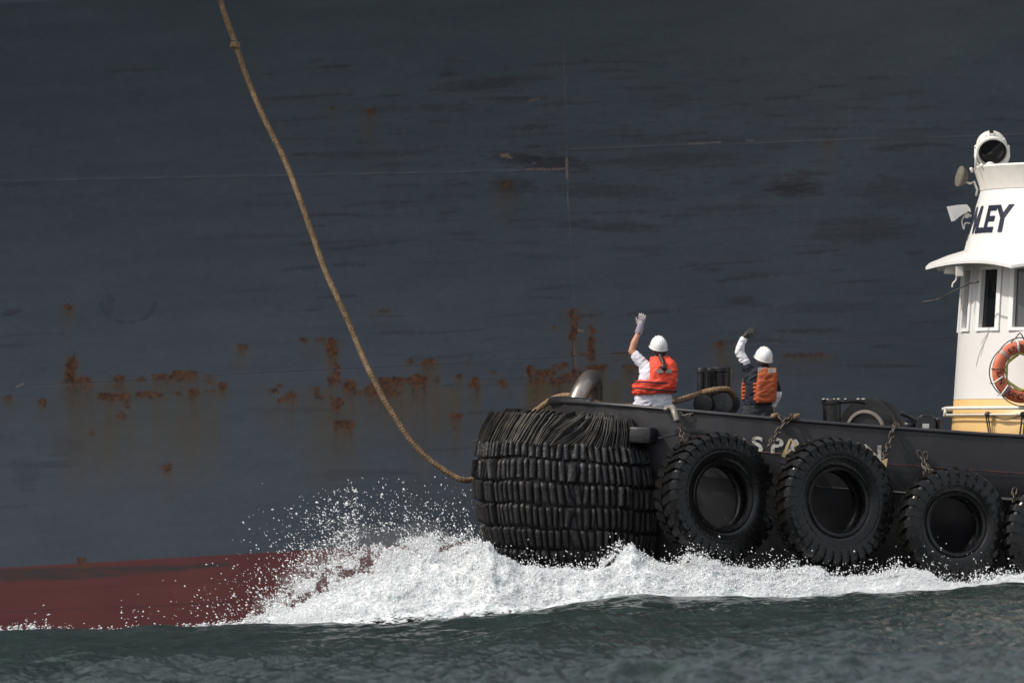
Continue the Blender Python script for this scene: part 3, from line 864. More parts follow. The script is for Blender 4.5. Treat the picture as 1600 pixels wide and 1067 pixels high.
mb = MB(); disc(mb, 1352, 672, 77.63, .24, .03, -20)
build('winch_hub', mb, M['tug_dark'], tug, parent=winch, autos=35)
mb = MB(); post(mb, 1300, 624, 720, 77.8, .125)
build('capstan', mb, M['tug_dark'], tug, autos=35)
mb = MB()
pts = catmull([P(1285, 626.5, 77.75), P(1300, 625.5, 77.7), P(1318, 627.5, 77.7), P(1335, 626.5, 77.75), P(1352, 629, 77.8)], 6)
mb.tube(pts, .028, 8)
build('pipe', mb, M['tug_dark'], tug)
mb = MB()
for q in (1287, 1293, 1303, 1310, 1321, 1341, 1349):
    mb = MB(); p = P(q, 623.3, 77.7); mb.ell(p, (.022 * random.uniform(.6, 1.3), .03, .008), nu=8, nv=6)
    build('bolt_head', mb, M['offwhite'], tug)
mb = MB()
c = P(1446, 663, 77.2)
mb.box(c, (.27, .25, .2), Matrix.Rotation(R(4), 3, 'Y'), (.8, .9))
mb.tube([P(1433, 655, 77.2), P(1441, 650, 77.2), P(1455, 650, 77.2), P(1462, 656, 77.2)], .022, 8)
mb.tube([P(1436, 659, 77.15), P(1424, 653, 77.15), P(1407, 645, 77.1)], [.03, .026, .034], 8)
mb.ell(P(1420, 664, 77.2), (.09, .09, .07))
mb.cap(P(1466, 656, 77.3), P(1466, 672, 77.3), .04, .04)
vb = build('hydraulic_valve', mb, M['tug_dark'], tug, smooth=False, bevel=.008)
mb = MB(); mb.box(P(1446.5, 666, 77.05), (.09, .012, .075), Matrix.Rotation(R(4), 3, 'Y'))
mb.tube([P(1446.5, 667, 77.03), P(1446.5, 667, 77.0)], .022, 12)
build('valve_plate', mb, M['grey_panel'], tug, parent=vb, smooth=False)

# ---- wheelhouse, built in its own slightly pitched frame
WY = 78.2; S = FPX / WY
W0 = P(1700, 680, WY)
AL = R(3.3)
TW = Matrix.Translation(W0) @ Matrix.Rotation(AL, 4, 'Y')
def wz(py): return (680 - py) / S
def wp(phi, rad, z):
    """phi degrees from the forward (left) direction toward the viewer"""
    a = R(phi)
    return TW @ Vector((-rad * math.cos(a), -rad * math.sin(a), z))
def ringlathe(mbx, prof, n=72, a0=0, a1=360):
    """prof (radius m, z m)"""
    vs, fs = [], []
    full = a1 - a0 >= 360
    cols = n if full else n + 1
    for r_, z in prof:
        for k in range(cols): vs.append(wp(a0 + (a1 - a0) * k / n, r_, z))
    for i in range(len(prof) - 1):
        for k in range(n):
            k2 = (k + 1) % cols
            fs.append((i * cols + k, i * cols + k2, (i + 1) * cols + k2, (i + 1) * cols + k))
    mbx.add(vs, fs)
def rad_at(py):   # left outline of the lower house in photo px
    return (1700 - float(np.interp(py, [400, 430, 516, 680], [1505, 1503, 1497, 1487]))) / S
mb = MB()
# wall below the windows, pillars between them, lintel above
ringlathe(mb, [(rad_at(625.5), wz(626)), (rad_at(600), wz(600)), (rad_at(560), wz(560)), (rad_at(520), wz(520)), (rad_at(520) - .05, wz(519.5))], 72)
ringlathe(mb, [(rad_at(424) - .05, wz(423)), (rad_at(422), wz(423)), (rad_at(405), wz(400))], 72)
wins = [(10.5, 17.5), (28.5, 39.6), (49.5, 67), (76, 92), (101, 118), (127, 144), (-17.5, -10.5), (-39.6, -28.5), (-67, -49.5), (-118, -101), (-92, -76), (-144, -127)]
wins.sort()
edges = [-180]
for a, b_ in wins: edges += [a - 2.2, b_ + 2.2]
edges += [180]
for i in range(0, len(edges), 2):
    a, b_ = edges[i], edges[i + 1]
    k = max(2, int((b_ - a) / 3))
    ringlathe(mb, [(rad_at(520), wz(520)), (rad_at(470), wz(470)), (rad_at(423), wz(423))], k, a, b_)
    for e in (a, b_):
        mb.add([wp(e, rad_at(520), wz(520)), wp(e, rad_at(423), wz(423)), wp(e, rad_at(423) - .1, wz(423)), wp(e, rad_at(520) - .1, wz(520))], [(0, 1, 2, 3)])
wheel = build('wheelhouse', mb, M['white'], tug, autos=40)
mb = MB()
ringlathe(mb, [(rad_at(720), wz(735)), (rad_at(680), wz(680)), (rad_at(626), wz(626.5)), (rad_at(626) - .02, wz(626.3))], 72)
build('cream_band', mb, M['cream'], tug, parent=wheel)
for a, b_ in wins:
    fr = MB(); a2, b2 = a - 2.4, b_ + 2.4
    zt, zb = wz(421), wz(521)
    for (e0, e1, z0, z1) in ((a2, a, zb, zt), (b_, b2, zb, zt), (a, b_, zt - .045, zt), (a, b_, zb, zb + .045)):
        r0, r1 = rad_at(520), rad_at(423)
        def rr_(z): return r0 + (r1 - r0) * (z - wz(520)) / (wz(423) - wz(520))
        pts = []
        for out in (.025, -.05):
            for (e, z) in ((e0, z0), (e1, z0), (e1, z1), (e0, z1)): pts.append(wp(e, rr_(z) + out, z))
        fr.add(pts, [(0, 1, 2, 3), (7, 6, 5, 4), (0, 4, 5, 1), (1, 5, 6, 2), (2, 6, 7, 3), (3, 7, 4, 0)])
    wo = build('window', fr, M['white_frame'], tug, parent=wheel, smooth=False)
    g = MB()
    g.add([wp(a - .3, rad_at(520) - .04, zb + .02), wp(b_ + .3, rad_at(520) - .04, zb + .02), wp(b_ + .3, rad_at(423) - .04, zt - .02), wp(a - .3, rad_at(423) - .04, zt - .02)], [(0, 1, 2, 3)])
    gm = M['glass2'] if 49 < a < 70 else M['glass']
    build('window_pane', g, gm, tug, parent=wheel, smooth=False)
# visor: eight-sided brim with drooping corners
mb = MB()
corners = []
NV = 64
def vis_r(phi):
    q = (phi - 13) % 45 - 22.5
    return 2.345 * math.cos(R(22.5)) / math.cos(R(q))
def droop(phi):
    q = abs((phi - 13) % 45 - 22.5) / 22.5
    return .085 * q ** 2.2 + .055 * max(0, math.cos(R(phi - 63)))
vt, vb_, fs = [], [], []
inn_t, inn_b = [], []
for k in range(NV * 2):
    ph = 13 + k * 360 / (NV * 2)
    ro = vis_r(ph) - .04 * (1 - abs((ph - 13) % 45 - 22.5) / 22.5)
    z = wz(409) - droop(ph)
    vt.append(wp(ph, ro, z + .012)); vb_.append(wp(ph, ro, z - .028))
    inn_t.append(wp(ph, rad_at(395), wz(393))); inn_b.append(wp(ph, rad_at(395) - .1, wz(401)))
N2 = NV * 2
mid = []
for k in range(N2):
    a, b_ = vt[k], inn_t[k]; mid.append(a.lerp(b_, .5) + Vector((0, 0, .012)))
vs = vt + mid + inn_t + inn_b + vb_
for k in range(N2):
    k2 = (k + 1) % N2
    for q in range(4): fs.append((q * N2 + k, q * N2 + k2, (q + 1) * N2 + k2, (q + 1) * N2 + k))
    fs.append((4 * N2 + k, 4 * N2 + k2, k2, k))
mb.add(vs, fs)
build('visor', mb, M['white'], tug, parent=wheel, autos=35)
# upper trunk with name, and flared coaming
def rad_up(py): return (1700 - float(np.interp(py, [258, 266, 290, 300, 395, 400], [1518, 1518.5, 1527, 1529, 1504, 1503]))) / S
mb = MB()
ringlathe(mb, [(rad_up(400), wz(401)), (rad_up(350), wz(350)), (rad_up(301), wz(301)), (rad_up(300) - .01, wz(299))], 80)
build('upper_trunk', mb, M['white'], tug, parent=wheel, autos=35)
mb = MB()
ringlathe(mb, [(rad_up(301) + .004, wz(300)), (rad_up(292), wz(291)), (rad_up(266) - .01, wz(268)), (rad_up(262), wz(265)), (rad_up(262) - .02, wz(262)), (rad_up(262) - .06, wz(264)), (rad_up(292) - .06, wz(291)), (.05, wz(289))], 80)
build('roof_coaming', mb, M['offwhite'], tug, parent=wheel, autos=35)
letters = [('C', -26), ('R', -15.5), ('O', -4.5), ('W', 7.6), ('L', 18.4), ('E', 27.6), ('Y', 37.6)]
rng_py = (325, 363)
for ch, ph in letters:
    def mp_(x, y, z, ph=ph):
        py = 366.5 - y * S
        rad = rad_up(py)
        return wp(ph + math.degrees(x / 1.62), rad + .008 + z, wz(py))
    bend_text('letter', ch, .505, mp_, M['navy'], tug, parent=wheel, offset=.016, extrude=.002)
# hand rail with hanging hoses
mb = MB()
rl = [wp(-30, 1.97, wz(641)), wp(-8, 1.99, wz(641))] + [wp(a, 1.955, wz(640)) for a in range(0, 100, 5)]
mb.tube(rl, .025, 10)
mb.tube([p - Vector((0, 0, .09)) for p in rl], .012, 8)
for a in (-8, 2, 60, 90):
    mb.tube([wp(a, 1.97, wz(641)), wp(a, 1.97, wz(651))], .018, 8)
    mb.tube([wp(a, 1.97, wz(649)), wp(a, 1.85, wz(652))], .014, 8)
build('handrail', mb, M['offwhite'], tug, parent=wheel)
mb = MB()
for (x0, x1, sag, rr1) in ((1530, 1541, 42, .012), (1533, 1546, 50, .010), (1582, 1566, 46, .013), (1586, 1570, 58, .011), (1583, 1595, 30, .010), (1531, 1584, 9, .009), (1584, 1600, 14, .012)):
    def ph_of(px): return math.degrees(math.acos((1700 - px) / (1.93 * S)))
    pts = [wp(ph_of(x0), 1.95, wz(649)), wp(ph_of((x0 * .75 + x1 * .25)), 1.93, wz(649 + sag * .6)), wp(ph_of((x0 + x1) / 2), 1.92, wz(649 + sag)), wp(ph_of(x1), 1.94, wz(652 + sag * .8 if abs(x0 - x1) < 20 else 650))]
    mb.tube(catmull(pts, 6), rr1, 6)
for px in (1533, 1583):
    mb.ell(wp(ph_of(px), 1.95, wz(650)), (.045, .045, .04), nu=10, nv=8)
build('hanging_hoses', mb, M['hose'], tug, parent=wheel)
# wiper / whip rods in front of the forward windows
mb = MB()
mb.tube([P(1528, 440, 76.75), P(1517, 442, 76.9), P(1490, 455, 77.0), P(1471, 463, 77.1)], [.016, .012, .010, .006], 6)
mb.tube([P(1488, 457, 77.0), P(1460, 470, 77.1), P(1441, 472, 77.1)], [.010, .010, .012], 6)
mb.tube([P(1480, 466, 77.05), P(1458, 469, 77.05)], .007, 6)
build('whip_rods', mb, M['hose'], tug, parent=wheel)
mb = MB()
mb.box(P(1485, 422, 77.6), (.17, .2, .11), Matrix.Rotation(R(5), 3, 'Y'))
mb.box(P(1499, 424, 77.3), (.10, .15, .14))
mb.tube(catmull([P(1495, 425, 77.4), P(1494, 437, 77.4), P(1489, 443, 77.4), P(1488, 449, 77.4)], 5), .014, 6)
build('visor_light', mb, M['offwhite'], tug, parent=wheel, smooth=False, bevel=.008)

# ---- searchlight
sl_c = P(1550, 233, 77.9)
ax = (P(1551.5, 240, 77.6) - P(1548.5, 225, 78.0)).normalized()   # toward the viewer and down
q = ax.to_track_quat('Z', 'Y').to_matrix().to_4x4()
mt = Matrix.Translation(sl_c) @ q
mb = MB()
mb.lathe([(0.0, -.27), (.10, -.265), (.17, -.24), (.205, -.19), (.212, -.12), (.216, -.11), (.216, -.10), (.208, -.09), (.208, .15), (.222, .155), (.222, .20), (.20, .205), (.195, .17), (.19, .1)], mt, 40, capends=False)
mb.box(mt @ Vector((0, .215, 0.0)), (.07, .05, .14), q.to_3x3())
for a in (40, 140, 70, 110):
    mb.ell(mt @ Vector((.218 * math.cos(R(a)), .218 * math.sin(R(a)), .04)), (.014, .014, .014), nu=8, nv=6)
slt = build('searchlight', mb, M['offwhite'], tug, autos=35)
mb = MB(); mb.lathe([(0, .13), (.10, .125), (.197, .10)], mt, 40, capends=False)
build('lens', mb, M['glass'], tug, parent=slt)
mb = MB()
mb.box(mt @ Vector((0, .242, 0.0)), (.055, .02, .09), q.to_3x3())
build('vent', mb, M['tug_dark'], tug, parent=slt, smooth=False)
mb = MB()
for sx in (-1, 1):
    mb.tube([P(1550 + sx * 25.5, 228, 77.92), P(1550 + sx * 26.5, 245, 77.92), P(1550 + sx * 22, 257, 77.92), P(1550 + sx * 8, 264, 77.92), P(1550, 266, 77.92)], .016, 8)
    mb.ell(P(1550 + sx * 25.5, 230, 77.92), (.02, .04, .03), nu=10, nv=8)
mb.tube([P(1527, 226, 77.8), P(1524.5, 250, 77.8), P(1524, 266, 77.8)], .014, 8)
mb.tube([P(1550, 262, 77.92), P(1550, 292, 77.92)], .04, 10)
mb.tube([P(1531, 257, 77.7), P(1535, 261, 77.7), P(1541, 259, 77.7)], .025, 8)
mb.ell(P(1547, 257, 77.65), (.06, .05, .035), nu=12, nv=8)
mb.ell(P(1534, 259, 77.7), (.03, .03, .03), nu=10, nv=8)
mb.ell(P(1581, 261, 77.7), (.05, .05, .05), nu=12, nv=8)
build('yoke', mb, M['offwhite'], tug, parent=slt)
# ---- floodlight on the coaming
fc = P(1501, 276, 78.2)
ax = Vector((-1, -.25, .30)).normalized()
mt = Matrix.Translation(fc) @ ax.to_track_quat('Z', 'Y').to_matrix().to_4x4()
mb = MB(); mb.lathe([(0, -.10), (.06, -.09), (.10, -.065), (.132, -.02), (.135, 0)], mt, 28, capends=False)
fl = build('floodlight', mb, M['brown_lamp'], tug)
mb = MB(); mb.lathe([(.135, 0), (.145, .005), (.145, .028), (.125, .032), (0, .034)], mt, 28, capends=False)
build('lens_rim', mb, M['shackle'], tug, parent=fl, autos=35)
mb = MB()
mb.tube([P(1508, 284, 78.2), P(1516, 287, 78.2), P(1522, 284, 78.2), P(1527, 297, 78.2), P(1525, 306, 78.2)], .016, 8)
mb.tube([P(1517, 262, 78.2), P(1519, 270, 78.2)], .02, 8)
build('bracket', mb, M['offwhite'], tug, parent=fl)
# ---- loudspeaker horn
mb = MB()
cs = [((1479, 323), (1486.5, 346.5), .19), ((1496, 320.5), (1500, 338), .12), ((1511, 319.5), (1513, 330), .07), ((1516, 326), (1517, 332), .04)]
vs = []
for (a, b_, hw) in cs:
    for pz, s_ in ((a, -1), (a, 1), (b_, 1), (b_, -1)): vs.append(P(pz[0], pz[1], 78.2 + s_ * hw))
fs = [(i * 4 + k, i * 4 + (k + 1) % 4, (i + 1) * 4 + (k + 1) % 4, (i + 1) * 4 + k) for i in range(3) for k in range(4)] + [(12, 13, 14, 15)]
mb.add(vs, fs)
cc = (vs[0] + vs[1] + vs[2] + vs[3]) / 4
mb.add([v for v in vs[:4]] + [v.lerp(cc, .1) + Vector((.05, 0, 0)) for v in vs[:4]] + [cc + Vector((.2, 0, 0))], [(k, (k + 1) % 4, 4 + (k + 1) % 4, 4 + k) for k in range(4)] + [(4 + k, 4 + (k + 1) % 4, 8) for k in range(4)])
hn = build('loudhailer', mb, M['white'], tug, smooth=False)
mb = MB()
mb.tube(catmull([P(1506, 331, 78.2), P(1512, 335, 78.2), P(1518, 338, 78.2)], 4), .02, 8)
mb.tube(catmull([P(1508, 336, 78.2), P(1503, 345, 78.2), P(1506, 358, 78.2), P(1508, 349, 78.2), P(1516, 349, 78.2)], 6), .011, 6)
mb.ell(P(1511, 338, 78.2), (.035, .03, .03), nu=10, nv=8)
build('bracket', mb, M['offwhite'], tug, parent=hn)

# ================================================================== tyres hung along the side
def make_tyre_mesh(Ro, Rh, Wd, nl, lug, name):
    """axis along local -Y (face towards -Y)"""
    mb = MB()
    # closed cross-section (radius, depth) with depth measured along the axis
    h = Wd / 2
    prof = [(Rh, -h * .55), (Rh + .012, -h * .74), (Rh + .05, -h * .80), (Rh + .065, -h * .74), (Rh + .08, -h * .84), (Rh + .11, -h * .92),
            (Rh + (Ro - Rh) * .40, -h * 1.0), (Rh + (Ro - Rh) * .43, -h * .965), (Rh + (Ro - Rh) * .46, -h * 1.0), (Rh + (Ro - Rh) * .62, -h * .99), (Ro - .10, -h * .92), (Ro - .085, -h * .95), (Ro - .05, -h * .86), (Ro - .035, -h * .7), (Ro - .03, 0)]
    full = prof + [(r_, -d) for r_, d in prof[-2::-1]] 
    inner = [(Rh + .02, h * .3), (Rh + .22 * (Ro - Rh), h * .2), (Rh + .55 * (Ro - Rh), 0), (Rh + .22 * (Ro - Rh), -h * .2), (Rh + .02, -h * .3)]
    full = full + inner
    mt = Matrix.Rotation(R(90), 4, 'X')      # local z -> -y
    vs, fs = [], []
    n = 96
    for r_, d in full:
        for k in range(n):
            a = 2 * math.pi * k / n
            vs.append(Vector((r_ * math.cos(a), d, r_ * math.sin(a))))
    Lp = len(full)
    for i in range(Lp):
        i2 = (i + 1) % Lp
        for k in range(n):
            fs.append((i * n + k, i * n + (k + 1) % n, i2 * n + (k + 1) % n, i2 * n + k))
    mb.add(vs, fs)
    # lugs: chunky slanted bars crossing each shoulder
    for side in (-1, 1):
        for i in range(nl):
            a0 = 2 * math.pi * (i + (.5 if side > 0 else 0)) / nl
            da = 2 * math.pi / nl * .31
            skew = 2 * math.pi / nl * .4
            st = [(Ro - .19, side * h * .985, -.25), (Ro - .07 + lug * .3, side * h * 1.03, -.2), (Ro - .005 + lug * .2, side * h * .82, 0), (Ro + .002, side * h * .45, .45), (Ro + .004, side * h * .06, 1)]
            vs = []
            for (r_, d, sk) in st:
                aw = a0 + skew * sk
                jit = random.uniform(-.004, .004)
                for (rr1, aa) in ((r_ + jit, aw - da), (r_ + jit, aw + da), (r_ - .06 - lug * .3, aw + da), (r_ - .06 - lug * .3, aw - da)):
                    vs.append(Vector((rr1 * math.cos(aa), d, rr1 * math.sin(aa))))
            fs = [(j * 4 + k, j * 4 + (k + 1) % 4, j * 4 + 4 + (k + 1) % 4, j * 4 + 4 + k) for j in range(4) for k in range(4)] + [(0, 1, 2, 3), (19, 18, 17, 16)]
            mb.add(vs, fs)
    return mb
def link_chain(path, pitch=.085, wire=.013, wid=.06):
    mb = MB()
    pts = resample(catmull(path, 10), pitch)
    for i in range(len(pts) - 1):
        a, b_ = pts[i], pts[i + 1]
        c = (a + b_) / 2; d = (b_ - a).normalized()
        side = d.cross(Vector((0, -1, 0))).normalized()
        nrm = d.cross(side)
        if i % 2: side, nrm = nrm, side
        side = (side + nrm * random.uniform(-.25, .25)).normalized()
        hl = pitch * .72
        ring = []
        for k in range(16):
            t = 2 * math.pi * k / 16
            ring.append(c + d * (math.cos(t) * hl * .55 + math.copysign(hl * .45, math.cos(t)) * min(1, abs(math.cos(t)) * 3)) * 1.0 + side * math.sin(t) * wid / 2)
        mb.tube(ring, wire, 6, closed=True)
    return mb
def pl(*a): return [P(x, y, Y) for x, y, Y in a]
tyre_specs = [
    ((1119, 777), 74.48, 32, 12, 'big', 'large lugged black tyre hung nearest the bow, just right of the rubber fender',
     [pl((1062, 660, 75.2), (1064, 672, 75.15), (1068, 688, 74.95), (1072, 702, 74.75))]),
    ((1300, 785), 74.46, 29, 40, 'big', 'large lugged black tyre hung over the white hull lettering',
     [pl((1210, 649, 75.25), (1217, 652, 75.0), (1225, 662, 74.95)), pl((1243, 649, 75.25), (1237, 650, 75.0), (1225, 662, 74.92), (1212, 680, 74.9), (1197, 702, 74.7)),
      pl((1402, 662, 75.2), (1397, 668, 74.95), (1391, 688, 74.9), (1385, 706, 74.75), (1380, 716, 74.6))]),
    ((1487, 820), 74.62, 20, 75, 'small', 'smaller smooth black tyre hung lower, below the wheelhouse',
     [pl((1436, 706, 74.95), (1441, 718, 74.93), (1446, 730, 74.85), (1447, 745, 74.7)), pl((1447, 708, 74.95), (1445, 722, 74.93), (1451, 733, 74.8), (1462, 742, 74.6))]),
    ((1655, 838), 74.74, 8, 10, 'small', 'black tyre cut off by the right edge of the photo',
     [pl((1586, 764, 74.96), (1584, 776, 74.9), (1590, 790, 74.7), (1600, 800, 74.5))]),
]
big = small = None
for (c, Y, yaw, spin, kindt, lab, chains) in tyre_specs:
    t = bpy.data.objects.new('tyre', None); COL.objects.link(t)
    loc = P(c[0], c[1], Y)
    t.location = loc
    ROOTLOC[t.name] = loc
    tag(t, lab, 'tyre', 'tyres hung as fenders along the tug')
    if kindt == 'big':
        if big is None:
            big = build('tyre_casing', make_tyre_mesh(.85, .405, .45, 36, .03, 'b'), M['wet_rubber'], t, local=True, autos=38)
            ob = big
        else:
            ob = big.copy(); COL.objects.link(ob)
    else:
        if small is None:
            small = build('tyre_casing', make_tyre_mesh(.75, .365, .40, 30, -.01, 's'), M['wet_rubber'], t, local=True, autos=38)
            ob = small
        else:
            ob = small.copy(); COL.objects.link(ob)
    ob.parent = t
    ob.rotation_euler = (Matrix.Rotation(R(yaw), 3, 'Z') @ Matrix.Rotation(R(-3), 3, 'X') @ Matrix.Rotation(R(spin), 3, 'Y')).to_euler()
    for pth in chains:
        build('chain', link_chain(pth), M['chain'], t)
# grey turnbuckle on the bow chain, hooks
mb = MB()
mb.tube(catmull(pl((1040, 640, 75.4), (1045, 636.5, 75.35), (1051, 637, 75.3), (1054, 645, 75.2), (1058, 658, 75.15)), 6), [.024] * 10 + [.042] * 15, 10)
mb.ell(P(1042, 639, 75.4), (.05, .05, .035))
o = build('turnbuckle', mb, M['shackle'], None)
tag(o, 'grey steel turnbuckle hooked over the bulwark right of the orange vested worker', 'turnbuckle')
mb = MB()
for (x0, y0, x1, y1) in ((1208, 650, 1214, 647), (1240, 652, 1248, 648)):
    mb = MB(); mb.cap(P(x0, y0, 75.0), P(x1, y1, 75.1), .035, .02)
    o = build('rope_lashing', mb, M['rope'], None)
    tag(o, 'tan rope lashing knot on the bulwark, %s of the two above the hull letters' % ('left' if x0 < 1220 else 'right'), 'lashing', 'lashing knots on the bulwark')
mb2 = link_chain(pl((1062, 645, 75.3), (1068, 649, 75.3), (1076, 648, 75.3), (1084, 645, 75.33)), .05, .006, .03)
o = build('light_chain', mb2, M['shackle'], None)
tag(o, 'thin silver chain draped along the bulwark beside the turnbuckle', 'chain')
mb = MB()
mb.box(P(1229, 700, 74.9), (.05, .03, .25), Matrix.Rotation(R(24), 3, 'Y'), (.5, 1))
mb.box(P(1236, 706, 74.9), (.17, .025, .035), Matrix.Rotation(R(-10), 3, 'Y'))
mb.box(P(1241, 694, 74.9), (.02, .02, .18), Matrix.Rotation(R(-28), 3, 'Y'))
o = build('wood_splinter', mb, M['tan_wood'], None, smooth=False)
tag(o, 'broken tan wooden chock wedged above the second tyre', 'wood chock')
mb = MB()
a, b_, c = P(1376, 719, 74.93), P(1387, 716, 74.93), P(1385, 730, 74.93)
mb.add([a, b_, c] + [v + Vector((0, .03, 0)) for v in (a, b_, c)], [(0, 1, 2), (5, 4, 3), (0, 3, 4, 1), (1, 4, 5, 2), (2, 5, 3, 0)])
build('paint_patch', mb, M['tan_wood'], tug, smooth=False)

# ================================================================== hawser
def hawser(path, Rr, name, lay=.16):
    pts = resample(catmull(path, 10), .022)
    mb = MB()
    # frame
    fr = []; prev = Vector((0, 1, 0))
    for i in range(len(pts)):
        t = (pts[min(i + 1, len(pts) - 1)] - pts[max(i - 1, 0)]).normalized()
        u = (prev - t * prev.dot(t)).normalized(); prev = u
        fr.append((u, t.cross(u)))
    for sgn in (-1, 1):
        for s_ in range(4):
            line = []
            for i, p in enumerate(pts):
                ph = sgn * (2 * math.pi * i * .022 / lay) + s_ * math.pi / 2 + (.78 if sgn > 0 else 0)
                rr1 = Rr * (.60 + .10 * math.cos(4 * ph * 1.0 + (0 if sgn > 0 else math.pi)))
                u, v = fr[i]
                line.append(p + (u * math.cos(ph) + v * math.sin(ph)) * rr1)
            mb.tube(line, Rr * .42, 7)
    return mb
hp = [P(1146, 640, 77.75), P(1145, 618, 77.6), P(1136, 608.5, 77.45), P(1118, 609, 77.35), P(1102, 612, 77.4), P(1085, 618, 77.45), P(1050, 628, 77.35), P(1010, 634, 77.45), P(960, 634, 77.6), P(925, 628, 77.6), P(905, 621, 77.55), P(885, 618, 77.65), P(865, 623, 77.9), P(848, 634, 78.3), P(815, 660, 78.8), P(775, 700, 79.3), P(755, 738, 79.25), P(738, 749, 79.1),
      P(721, 749, 79.0), P(706, 742, 79.0), P(686, 729, 79.0), P(670, 717, 79), P(648.6, 696, 79), P(633, 676, 79), P(619, 654, 79), P(603, 629, 79), P(589.5, 603, 79), P(580, 585.6, 79), P(568.7, 561, 79.05), P(554.6, 527.5, 79.1),
      P(540.6, 494, 79.1), P(525, 460, 79.1), P(509, 425, 79.15), P(490, 372, 79.2), P(470, 315, 79.2), P(445, 250, 79.3), P(420, 200, 79.3), P(402, 161, 79.3), P(382.5, 112.5, 79.35), P(368.4, 71, 79.35), P(351.5, 24, 79.35), P(344, 0, 79.35), P(318, -80, 79.1), P(240, -330, 78.1), P(195, -545, 77.2)]
rope_ = thing('hawser', 'thick tan plaited hawser slanting across the ship side down to the bow fender', 'rope', P(738, 749, 79.1))
build('line', hawser(hp, .0415, 'h'), M['rope'], rope_)
mb = MB()
c = P(368, 72, 79.35)
for (dx, dy, dz, sx, sy, sz) in ((0, 0, 0, .062, .058, .05), (-.045, -.02, 0, .035, .03, .03), (.04, -.02, .01, .03, .03, .035), (0, -.04, .03, .03, .03, .025)):
    mb.ell(c + Vector((dx, dy, dz)), (sx, sy, sz), nu=14, nv=10)
mb.tube(catmull([c + Vector((-.05, -.03, .04)), c + Vector((0, -.06, 0)), c + Vector((.05, -.03, -.03))], 5), .022, 8)
build('knot', mb, M['rope'], rope_)

# ================================================================== life ring
lc = P(1597, 581, 76.48)
ring = thing('life_ring', 'faded orange red life ring hanging on the white wheelhouse wall', 'life ring', lc)
yaw = R(13)
mt = Matrix.Translation(lc) @ Matrix.Rotation(yaw, 4, 'Z') @ Matrix.Rotation(R(90), 4, 'X')
mb = MB(); mb.torus(mt, .337, .083, 72, 20, sx=.72)
rb = build('ring_body', mb, M['buoy'], ring)
def ringband(a0, a1, rr1):
    mbx = MB(); vs, fs = [], []
    n = 8
    for i in range(n + 1):
        a = R(a0 + (a1 - a0) * i / n)
        for k in range(20):
            b_ = 2 * math.pi * k / 20
            vs.append(mt @ Vector(((.337 + rr1 * math.cos(b_)) * math.cos(a), (.337 + rr1 * math.cos(b_)) * math.sin(a), rr1 * .73 * math.sin(b_))))
    for i in range(n):
        for k in range(20): fs.append((i * 20 + k, i * 20 + (k + 1) % 20, (i + 1) * 20 + (k + 1) % 20, (i + 1) * 20 + k))
    return mbx.add(vs, fs)
for a in (135, 45, -45, -135):
    build('reflective_tape', ringband(a - 3.5, a + 3.5, .0855), M['reflector'], ring)
def ring_text(s, a_mid, step, flip):
    for i, ch in enumerate(s):
        if ch == ' ': continue
        a = a_mid - (i - (len(s) - 1) / 2) * step if not flip else a_mid + (i - (len(s) - 1) / 2) * step
        def mp_(x, y, z, a=a):
            yy = y - .04
            if flip: ang = R(a) + x / .337; r_ = .337 - yy
            else: ang = R(a) - x / .337; r_ = .337 + yy
            h = .061 * math.sqrt(max(0, 1 - ((r_ - .337) / .083) ** 2))
            return mt @ Vector((r_ * math.cos(ang), r_ * math.sin(ang), h + .003))
        bend_text('ring_letter', ch, .105, mp_, M['buoy_ink'], ring, offset=.002)
ring_text('SPARTAN', 90, 10.5, False)
ring_text('SAN FRANCISCO', 240, 10, True)
mb = MB()
line = []
for i in range(60):
    a = 2 * math.pi * i / 60
    line.append(mt @ Vector(((.242 + .012 * math.sin(a * 9)) * math.cos(a), (.242 + .012 * math.cos(a * 7)) * math.sin(a), .02)))
mb.tube(line, .016, 7, closed=True)
line = [mt @ Vector(((.222 + .015 * math.sin(a * 5 + 2)) * math.cos(a), (.222 + .015 * math.cos(a * 4)) * math.sin(a), -.01)) for a in [R(q) for q in range(100, 330, 8)]]
mb.tube(line, .013, 7)
build('inner_line', mb, M['rope_yellow'], ring)
mb = MB()
for a0, a1 in ((45, 135), (135, 225), (225, 315), (-45, 45)):
    mb.tube([mt @ Vector(((.425 + .035 * math.sin(math.pi * t)) * math.cos(R(a0 + (a1 - a0) * t)), (.425 + .035 * math.sin(math.pi * t)) * math.sin(R(a0 + (a1 - a0) * t)), .0)) for t in [k / 12 for k in range(13)]], .008, 6)
for a in (172, 80):
    mb.torus(mt @ Matrix.Translation((.337 * math.cos(R(a)), .337 * math.sin(R(a)), 0)) @ Matrix.Rotation(R(a), 4, 'Z') @ Matrix.Rotation(R(90), 4, 'X'), .09, .006, 24, 6)
mb.tube(catmull([mt @ Vector((-.14, .40, .01)), mt @ Vector((-.06, .47, .01)), mt @ Vector((.0, .52, .01)), mt @ Vector((.05, .42, .02))], 6), .008, 6)
build('grab_line', mb, M['rope_dark'], ring)
mb = MB()
for a in (197, 222):
    d0 = mt @ Vector((.44 * math.cos(R(a)), .44 * math.sin(R(a)), .07)); d1 = mt @ Vector((.31 * math.cos(R(a)), .31 * math.sin(R(a)) + .04, .08)); d2 = mt @ Vector((.44 * math.cos(R(a)), .44 * math.sin(R(a)), -.1))
    mbh = MB(); mbh.tube([d2, d0, d1], .012, 6); build('holder', mbh, M['offwhite'], ring)
mb.tube([mt @ Vector((-.06, .42, .0)), mt @ Vector((-.06, .40, .075)), mt @ Vector((-.055, .27, .075))], .014, 6)
build('hook', mb, M['offwhite'], ring)

